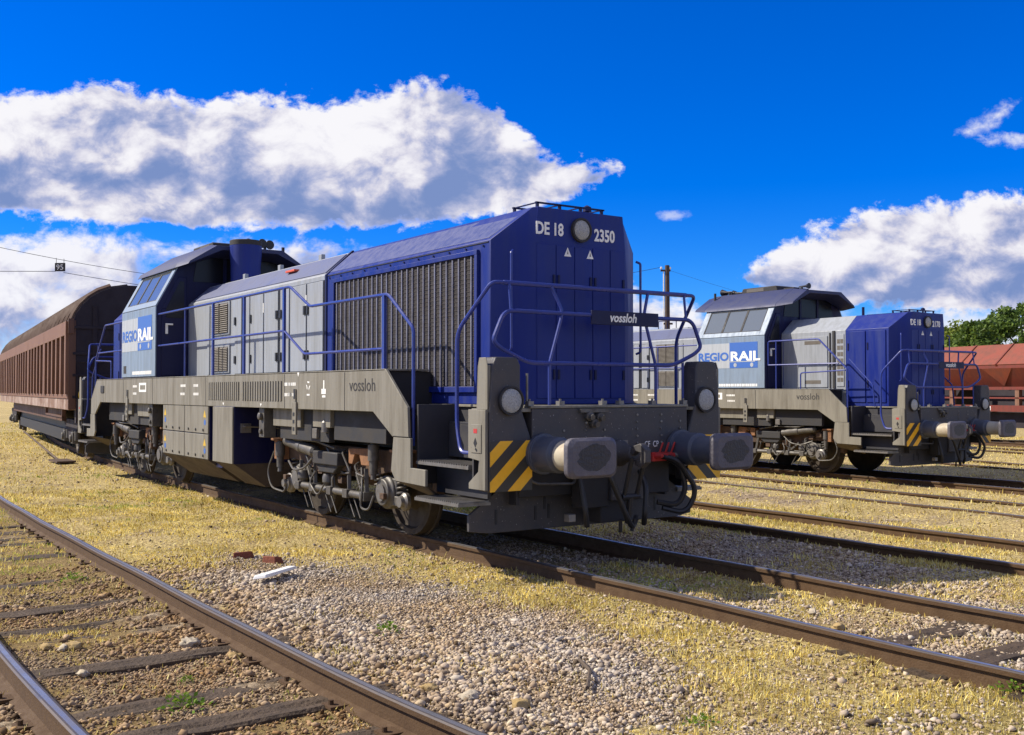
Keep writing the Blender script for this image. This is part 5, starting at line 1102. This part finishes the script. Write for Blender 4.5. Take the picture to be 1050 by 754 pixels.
# ------------------------------------------------------------------ ballast stones, grass, small things
def view_ok(x, y, margin=.30):
    dx = x-CAM.x; dy = y-CAM.y; d = dx*fh.x+dy*fh.y; l = dx*rh.x+dy*rh.y
    return (d > .5) & (np.abs(l) < d*(525/1075+margin)+.6), d
def rail_clear(x, y, w):
    ok = np.ones(len(x), bool)
    for k in 'ABCDE':
        f = TR[k](x)
        for off in (-.752, .752): ok &= np.abs(y-f-off) > w
    return ok
def gridhash(): pass
ST = bpy.data.materials.new('ballast_stone'); ST.use_nodes = True
def smat():
    t = ST.node_tree; L = t.links; b = t.nodes['Principled BSDF']; b.inputs['Roughness'].default_value = .85; b.inputs['Specular IOR Level'].default_value = .2
    g = t.nodes.new('ShaderNodeNewGeometry'); r = t.nodes.new('ShaderNodeValToRGB'); L.new(g.outputs['Random Per Island'], r.inputs[0]); e = r.color_ramp.elements
    e[0].color = (.12, .085, .05, 1); e[1].color = (.80, .70, .52, 1)
    for p, c in ((.20, (.32, .26, .20)), (.42, (.56, .475, .39)), (.60, (.40, .31, .215)), (.70, (.66, .585, .49)), (.84, (.56, .45, .30)), (.92, (.55, .50, .44))): n = e.new(p); n.color = (*c, 1)
    co = t.nodes.new('ShaderNodeTexCoord'); n = t.nodes.new('ShaderNodeTexNoise'); n.inputs['Scale'].default_value = 60; n.inputs['Detail'].default_value = 5; L.new(co.outputs['Object'], n.inputs['Vector'])
    h = t.nodes.new('ShaderNodeHueSaturation'); big = t.nodes.new('ShaderNodeTexNoise'); big.inputs['Scale'].default_value = 1.1; big.inputs['Detail'].default_value = 4; L.new(co.outputs['Object'], big.inputs['Vector']); ms_ = t.nodes.new('ShaderNodeMapRange'); ms_.inputs[1].default_value = .38; ms_.inputs[2].default_value = .62; ms_.inputs[3].default_value = 1.4; ms_.inputs[4].default_value = .75; L.new(big.outputs[0], ms_.inputs[0]); L.new(ms_.outputs[0], h.inputs['Saturation']); mr = t.nodes.new('ShaderNodeMapRange'); mr.inputs[3].default_value = .50; mr.inputs[4].default_value = 1.20; L.new(n.outputs[0], mr.inputs[0]); L.new(mr.outputs[0], h.inputs['Value']); L.new(r.outputs[0], h.inputs['Color'])
    sx_ = t.nodes.new('ShaderNodeSeparateXYZ'); L.new(co.outputs['Object'], sx_.inputs[0]); mf = t.nodes.new('ShaderNodeMapRange'); mf.inputs[1].default_value = -3.2; mf.inputs[2].default_value = -4.0; mf.inputs[3].default_value = .25; mf.inputs[4].default_value = .90; L.new(sx_.outputs[1], mf.inputs[0])
    br = t.nodes.new('ShaderNodeMix'); br.data_type = 'RGBA'; br.blend_type = 'MULTIPLY'; L.new(mf.outputs[0], br.inputs[0]); L.new(h.outputs[0], br.inputs[6]); br.inputs[7].default_value = (.66, .52, .36, 1); L.new(br.outputs[2], b.inputs['Base Color'])   # rust and brake dust on the ballast of the track
    bp = t.nodes.new('ShaderNodeBump'); bp.inputs['Strength'].default_value = .35; bp.inputs['Distance'].default_value = .006; L.new(n.outputs[0], bp.inputs['Height']); L.new(bp.outputs[0], b.inputs['Normal'])
smat()
def ico(sub):
    bm = bmesh.new(); bmesh.ops.create_icosphere(bm, subdivisions=sub, radius=1.0); V = np.array([v.co[:] for v in bm.verts]); F = np.array([[v.index for v in f.verts] for f in bm.faces]); bm.free(); return V, F
def stone_shapes(sub, n, seed):
    r = np.random.default_rng(seed); V, F = ico(sub); out = []
    for k in range(n):
        W_ = V.copy()
        for _ in range(7):                                  # knock flat facets off
            d = r.normal(size=3); d /= np.linalg.norm(d); c = r.uniform(.42, .80); h = W_ @ d; W_ -= np.outer(np.maximum(h-c, 0), d)*.9
        W_ = W_*(1+.13*r.normal(size=(len(V), 1)))*np.array([r.uniform(.8, 1.3), r.uniform(.7, 1.1), r.uniform(.5, .8)]); out.append(W_)
    return np.array(out), F
def scatter_stones(name, x, y, size, sub, seed, label, sinkf=.25):
    n = len(x); sh, F = stone_shapes(sub, 24, seed); r = np.random.default_rng(seed+1); S_ = sh[r.integers(0, 24, n)]
    a = r.uniform(0, 6.283, n); b = r.normal(0, .35, n); ca, sa, cb, sb = np.cos(a), np.sin(a), np.cos(b), np.sin(b)
    X_, Y_, Z_ = S_[..., 0], S_[..., 1], S_[..., 2]; Y2 = Y_*cb[:, None]-Z_*sb[:, None]; Z2 = Y_*sb[:, None]+Z_*cb[:, None]
    X3 = X_*ca[:, None]-Y2*sa[:, None]; Y3 = X_*sa[:, None]+Y2*ca[:, None]
    V = np.stack([X3*size[:, None]+x[:, None], Y3*size[:, None]+y[:, None], Z2*size[:, None]+(ground_z(x, y)+size*sinkf+r.uniform(-.2, .35, n)*size)[:, None]], -1).reshape(-1, 3)
    nv = sh.shape[1]; FF = (F[None]+(np.arange(n)*nv)[:, None, None]).reshape(-1, 3); o = raw_mesh(name, V, FF, ST, False); return tag(o, label, 'gravel', kind='stuff')
def cand(n, x0, x1, y0, y1, seed):
    r = np.random.default_rng(seed); x = r.uniform(x0, x1, n); y = r.uniform(y0, y1, n); ok, d = view_ok(x, y); return x[ok], y[ok], d[ok], r
# near stones
x, y, d, r = cand(760000, -4.2, 5.2, -7.0, 3.2, 1); g = gravel_mask(x, y); keep = (r.uniform(0, 1, len(x)) < np.clip((g-.10)*1.25, .14, 1)*np.clip(9.5/(d+2.0), .25, 1)) & rail_clear(x, y, .06) & (r.uniform(size=len(x)) < .70)
sl_ = np.zeros(len(x), bool)
for xs_ in (-2.2, -1.45, -.98, -.08, .92, 1.50, 2.15, 2.8): sl_ |= (np.abs(x-xs_) < .10) & (np.abs(y-TR['B'](x)) < 1.1)
keep &= ~sl_ | (r.uniform(size=len(x)) < .05)
x, y, d = x[keep], y[keep], d[keep]; size = (np.exp(r.normal(-4.80, .45, len(x)))*(1+.55*np.exp(-((y+3.45)/.45)**2)+.35*np.clip(fbm(x*1.3, y*1.3, 91)*2, -.6, 1))).clip(.005, .036)
nearm = d < 3.9
scatter_stones('ballast', x[nearm], y[nearm], size[nearm], 2, 3, 'loose grey and brown ballast stones lying around the nearest tracks')
scatter_stones('ballast', x[~nearm], y[~nearm], size[~nearm]*1.1, 1, 5, 'loose ballast stones between the nearest track and the front locomotive')
x, y, d, r = cand(90000, -30, 8, -8, 22, 11); g = gravel_mask(x, y); keep = (r.uniform(0, 1, len(x)) < np.clip((g-.12)*1.4, .30, 1)) & rail_clear(x, y, .07) & (d > 5) & (d < 30)
x, y, d = x[keep], y[keep], d[keep]; scatter_stones('ballast', x, y, np.exp(r.normal(-4.3, .38, len(x))).clip(.009, .04), 1, 13, 'scattered ballast stones across the grassy yard')

GR = {}
def grassmat(name, cols):
    m = bpy.data.materials.new(name); m.use_nodes = True; t = m.node_tree; L = t.links; b = t.nodes['Principled BSDF']; b.inputs['Roughness'].default_value = .7; b.inputs['Specular IOR Level'].default_value = .2
    g = t.nodes.new('ShaderNodeNewGeometry'); r = t.nodes.new('ShaderNodeValToRGB'); L.new(g.outputs['Random Per Island'], r.inputs[0]); e = r.color_ramp.elements
    e[0].color = (*cols[0], 1); e[1].color = (*cols[-1], 1)
    for i, c in enumerate(cols[1:-1]): n = e.new((i+1)/(len(cols)-1)); n.color = (*c, 1)
    co = t.nodes.new('ShaderNodeTexCoord'); n1 = t.nodes.new('ShaderNodeTexNoise'); n1.inputs['Scale'].default_value = 2.2; n1.inputs['Detail'].default_value = 8; n1.inputs['Roughness'].default_value = .7; L.new(co.outputs['Object'], n1.inputs['Vector'])
    mr = t.nodes.new('ShaderNodeMapRange'); mr.inputs[1].default_value = .35; mr.inputs[2].default_value = .65; mr.inputs[3].default_value = .50; mr.inputs[4].default_value = 1.18; L.new(n1.outputs[0], mr.inputs[0])
    hsv = t.nodes.new('ShaderNodeHueSaturation'); L.new(mr.outputs[0], hsv.inputs['Value']); L.new(r.outputs[0], hsv.inputs['Color'])
    tr = t.nodes.new('ShaderNodeBsdfTranslucent'); L.new(hsv.outputs[0], b.inputs['Base Color']); L.new(hsv.outputs[0], tr.inputs[0]); mx = t.nodes.new('ShaderNodeMixShader'); mx.inputs[0].default_value = .35
    L.new(b.outputs[0], mx.inputs[1]); L.new(tr.outputs[0], mx.inputs[2]); L.new(mx.outputs[0], t.nodes['Material Output'].inputs[0]); return m
STRAW = grassmat('dry_straw', [(.30, .20, .045), (.78, .60, .145), (.93, .76, .215), (1.0, .92, .46)])
GREEN = grassmat('green_grass', [(.25, .34, .05), (.46, .52, .09), (.75, .68, .18)])
def blades(name, x, y, h, w, mat_, seed, label, lean=.85):
    n = len(x); r = np.random.default_rng(seed); z = ground_z(x, y)-.006; a = r.uniform(0, 6.283, n); l = np.abs(r.normal(0, lean, n)).clip(0, 1.4); b = r.uniform(0, 6.283, n)
    t = np.column_stack([np.cos(a)*np.sin(l), np.sin(a)*np.sin(l), np.cos(l)])*h[:, None]; s_ = np.column_stack([np.cos(b), np.sin(b), np.zeros(n)])*(w/2)[:, None]; p = np.column_stack([x, y, z])
    mid = p+t*.55+np.column_stack([np.zeros((n, 2)), h*.08]); V = np.stack([p-s_, p+s_, mid+s_*.8, p+t, mid-s_*.8], 1).reshape(-1, 3); F = (np.arange(n)*5)[:, None]+np.array([0, 1, 2, 3, 4])
    return tag(raw_mesh(name, V, F, mat_), label, 'grass', kind='stuff')
def grass_density(x, y): return np.clip(.72+1.5*fbm(x*.75, y*.75, 58)+1.0*fbm(x*2.6, y*2.6, 66), .10, 1)*np.clip(1.12-1.25*gravel_mask(x, y)+.55*fbm(x*1.7, y*1.7, 51), .04, 1)
def not_under(x, y): return ~((np.abs(y-TR['A'](x)) < .70) & (x < -1.3))
def sleepers_clear(x, y, r):
    m = np.ones(len(x), bool)
    for xs_ in (-5.8, -5.25, -4.7, -4.1, -3.55, -2.95, -2.2, -1.45, -.98, -.08, .92, 1.50, 2.15, 2.8): m &= ~((np.abs(x-xs_) < .11) & (np.abs(y-TR['B'](x)) < 1.15)) | (r.uniform(size=len(x)) < .12)
    for xs_ in (1.9, 2.55, 3.15): m &= ~((np.abs(x-xs_) < .13) & (np.abs(y-TR['A'](x)) < 1.1)) | (r.uniform(size=len(x)) < .1)
    return m
x, y, d, r = cand(900000, -13, 5.2, -7.5, 6.5, 21); keep = (r.uniform(size=len(x)) < grass_density(x, y)**1.3*np.clip(8/(d+1), .2, 1)*.95) & rail_clear(x, y, .035) & sleepers_clear(x, y, r) & not_under(x, y) & ((np.abs(y-TR['B'](x)) > 1.0) | (r.uniform(size=len(x)) < .42+.5*(fbm(x*1.1, y*1.1, 15) > .12)))
x, y, d = x[keep], y[keep], d[keep]; tuft = (.6+.9*np.clip(fbm(x*2.3, y*2.3, 61)+.2, 0, 1)); h = r.uniform(.018, .060, len(x))*tuft; w = (.0035+.0006*d)*r.uniform(.7, 1.2, len(x))
gn = (fbm(x*.9, y*.9, 71)+.35*fbm(x*4, y*4, 75)+.24*(np.abs(y-TR['B'](x)) < 1) > .40)
blades('dry_grass', x[~gn], y[~gn], h[~gn], w[~gn], STRAW, 22, 'short dry straw-coloured grass around the front locomotive')
blades('green_grass', x[gn], y[gn], h[gn]*.9, w[gn], GREEN, 23, 'patches of greener short grass among the straw near the tracks')
x, y, d, r = cand(520000, -60, 14, -12, 40, 31); keep = (r.uniform(size=len(x)) < (.35+.65*grass_density(x, y))*np.clip(14/d, .12, 1)) & rail_clear(x, y, .04) & (d > 10.5) & not_under(x, y) & ~((np.abs(y-TR['E'](x)) < .7) & (x < -5.5))
x, y, d = x[keep], y[keep], d[keep]; h = r.uniform(.04, .10, len(x))*(.7+.8*np.clip(fbm(x*1.2, y*1.2, 62)+.1, 0, 1)); w = .0009*d*r.uniform(.7, 1.3, len(x)); gn = fbm(x*.5, y*.5, 72)+.3*fbm(x*2, y*2, 73) > .42
blades('dry_grass', x[~gn], y[~gn], h[~gn], w[~gn], STRAW, 32, 'golden dry grass covering the yard between the far tracks')
blades('green_grass', x[gn], y[gn], h[gn], w[gn], GREEN, 33, 'greener grass patches farther back in the yard')

def zg(x, y): return float(ground_z(x, y))
WEED = grassmat('weed_leaf', [(.10, .22, .02), (.20, .34, .03), (.32, .42, .05)])
def weed(x, y, s, label, seed):
    r = np.random.default_rng(seed); n = 90; a = r.uniform(0, 6.28, n); rad = np.abs(r.normal(0, .5, n))*s; h = r.uniform(.15, .7, n)*s*np.exp(-(rad/s)**2); p = np.column_stack([np.cos(a)*rad, np.sin(a)*rad, h]); l = r.uniform(.12, .28, n)[:, None]*s
    d = np.column_stack([np.cos(a), np.sin(a), r.uniform(-.2, .9, n)]); d /= np.linalg.norm(d, axis=1)[:, None]; q_ = np.cross(d, r.normal(size=(n, 3))); q_ /= np.linalg.norm(q_, axis=1)[:, None]
    V = np.stack([p, p+d*l*.5+q_*l*.3, p+d*l, p+d*l*.5-q_*l*.3], 1).reshape(-1, 3); F = np.arange(4*n).reshape(-1, 4); o = raw_mesh('weed_plant', V, F, WEED); o.location = (x, y, zg(x, y)); tag(o, label, 'weed', 'green weeds in the ballast')  # small weed plant of separate leaves, drawn without stems
for i, (x, y, s, lb) in enumerate([(.27, -3.0, .13, 'bright green weed in the pale ballast right of the nearest track'), (1.12, -4.75, .15, 'bright green weed between the two nearest sleepers'), (.55, -4.55, .07, 'tiny green weed beside a foreground sleeper'), (-3.4, -4.4, .13, 'pale green weed inside the nearest track at the left'), (3.05, -2.6, .10, 'small green weed beside the right end of the ballast bed'), (3.72, -.73, .12, 'dark green weed against the rail at the right edge')]): weed(x, y, s, lb, 300+i)
LICH = mat('ochre_stone', (.36, .25, .10), .85, dirt=(.2, .16, .11), amt=.6, scale=14, bump=.5, bscale=30); PALE = mat('pale_stone', (.42, .36, .27), .85, dirt=(.22, .18, .13), amt=.6, scale=14, bump=.5, bscale=30)
def cobble(x, y, s, m_, label, seed):
    sh, F = stone_shapes(3, 1, seed); V = sh[0]*s; me = bpy.data.meshes.new('cobblestone'); me.from_pydata(V.tolist(), [], F.tolist()); me.materials.append(m_); me.polygons.foreach_set('use_smooth', [True]*len(me.polygons)); o = bpy.data.objects.new('cobblestone', me); COL.objects.link(o); o.location = (x, y, zg(x, y)+s*.3); o.rotation_euler.z = seed; tag(o, label, 'stone', 'large loose stones')
for i, (x, y, s, m_, lb) in enumerate([(.07, -5.05, .055, PALE, 'pale rounded stone lying against a foreground sleeper'), (-.72, -4.95, .06, LICH, 'ochre stone in the small group inside the nearest track'), (-.80, -5.12, .05, LICH, 'leftmost stone of the group inside the nearest track'), (-.70, -5.02, .05, PALE, 'grey brown stone between the two ochre ones inside the nearest track'), (1.0, -4.05, .05, LICH, 'yellowish stone close to the right rail of the nearest track'), (-.35, -4.25, .07, PALE, 'flat grey stone beside the right rail of the nearest track'),
    (.15, -4.10, .05, LICH, 'small ochre stone between the rails below the white scrap'), (2.05, -.20, .06, LICH, 'bright ochre stone between the rails in front of the locomotive'), (1.62, .05, .06, PALE, 'greenish pale stone between the rails in front of the locomotive'), (1.65, -3.45, .05, LICH, 'orange brown cobble just right of the nearest rail'), (1.95, -3.35, .055, PALE, 'larger buff cobble just right of the nearest rail'), (2.25, -3.2, .06, LICH, 'brown cobble at the bottom right of the nearest rail')]): cobble(x, y, s, m_, lb, 400+i)
m = MB(); z = zg(-2.2, -2.9)+.05
m.loft([(-2.42, -2.66, z), (-2.36, -2.58, z), (-1.93, -3.06, z+.02), (-2.02, -3.16, z)], [(-2.40, -2.66, z+.03), (-2.35, -2.60, z+.03), (-1.95, -3.06, z+.05), (-2.02, -3.14, z+.04)]); tag(m.build('plastic_scrap', WHITE, bevel=.008), 'white strip of scrap lying on the ballast in the foreground', 'scrap')
BRICK = mat('broken_brick', (.20, .055, .03), .9, dirt=(.12, .06, .04), amt=.6, scale=20, bump=.4)
for i, (x, y, a, lb) in enumerate([(-3.3, -2.45, .4, 'broken red brick beside the white scrap'), (-3.7, -2.62, 1.2, 'dark red brick fragment left of the broken brick')]):
    m = MB(); m.loft([(-.11, -.05, 0), (.09, -.055, 0), (.12, .04, 0), (-.1, .055, 0)], [(-.10, -.05, .075), (.07, -.05, .085), (.09, .035, .07), (-.1, .045, .06)]); o = m.build('brick_fragment', BRICK, bevel=.008); o.location = (x, y, zg(x, y)); o.rotation_euler.z = a; tag(o, lb, 'brick', 'broken bricks in the gravel')
t = empty('track_marker', 'rusty flat plate with a thin leaning rod in the grass left of the train', 'track marker', (-20.97, -.95, zg(-20.97, -.95)))
m = MB(); m.box(-.55, .5, -.22, .22, .03, .07); m.build('plate', RUSTF, t); m = MB(); m.tube([(-.5, 0, .05), (-5.2, .0, .62)], .025, 6); m.build('rod', RUSTF, t)
m = MB(); m.tube([(2.25, -2.72, zg(2.25, -2.72)+.03), (2.0, -2.5, zg(2.0, -2.5)+.045), (1.7, -2.35, zg(1.7, -2.35)+.03)], .012, 6); tag(m.build('twig', BARK), 'dark bent twig lying on the ballast right of the nearest rail', 'twig')
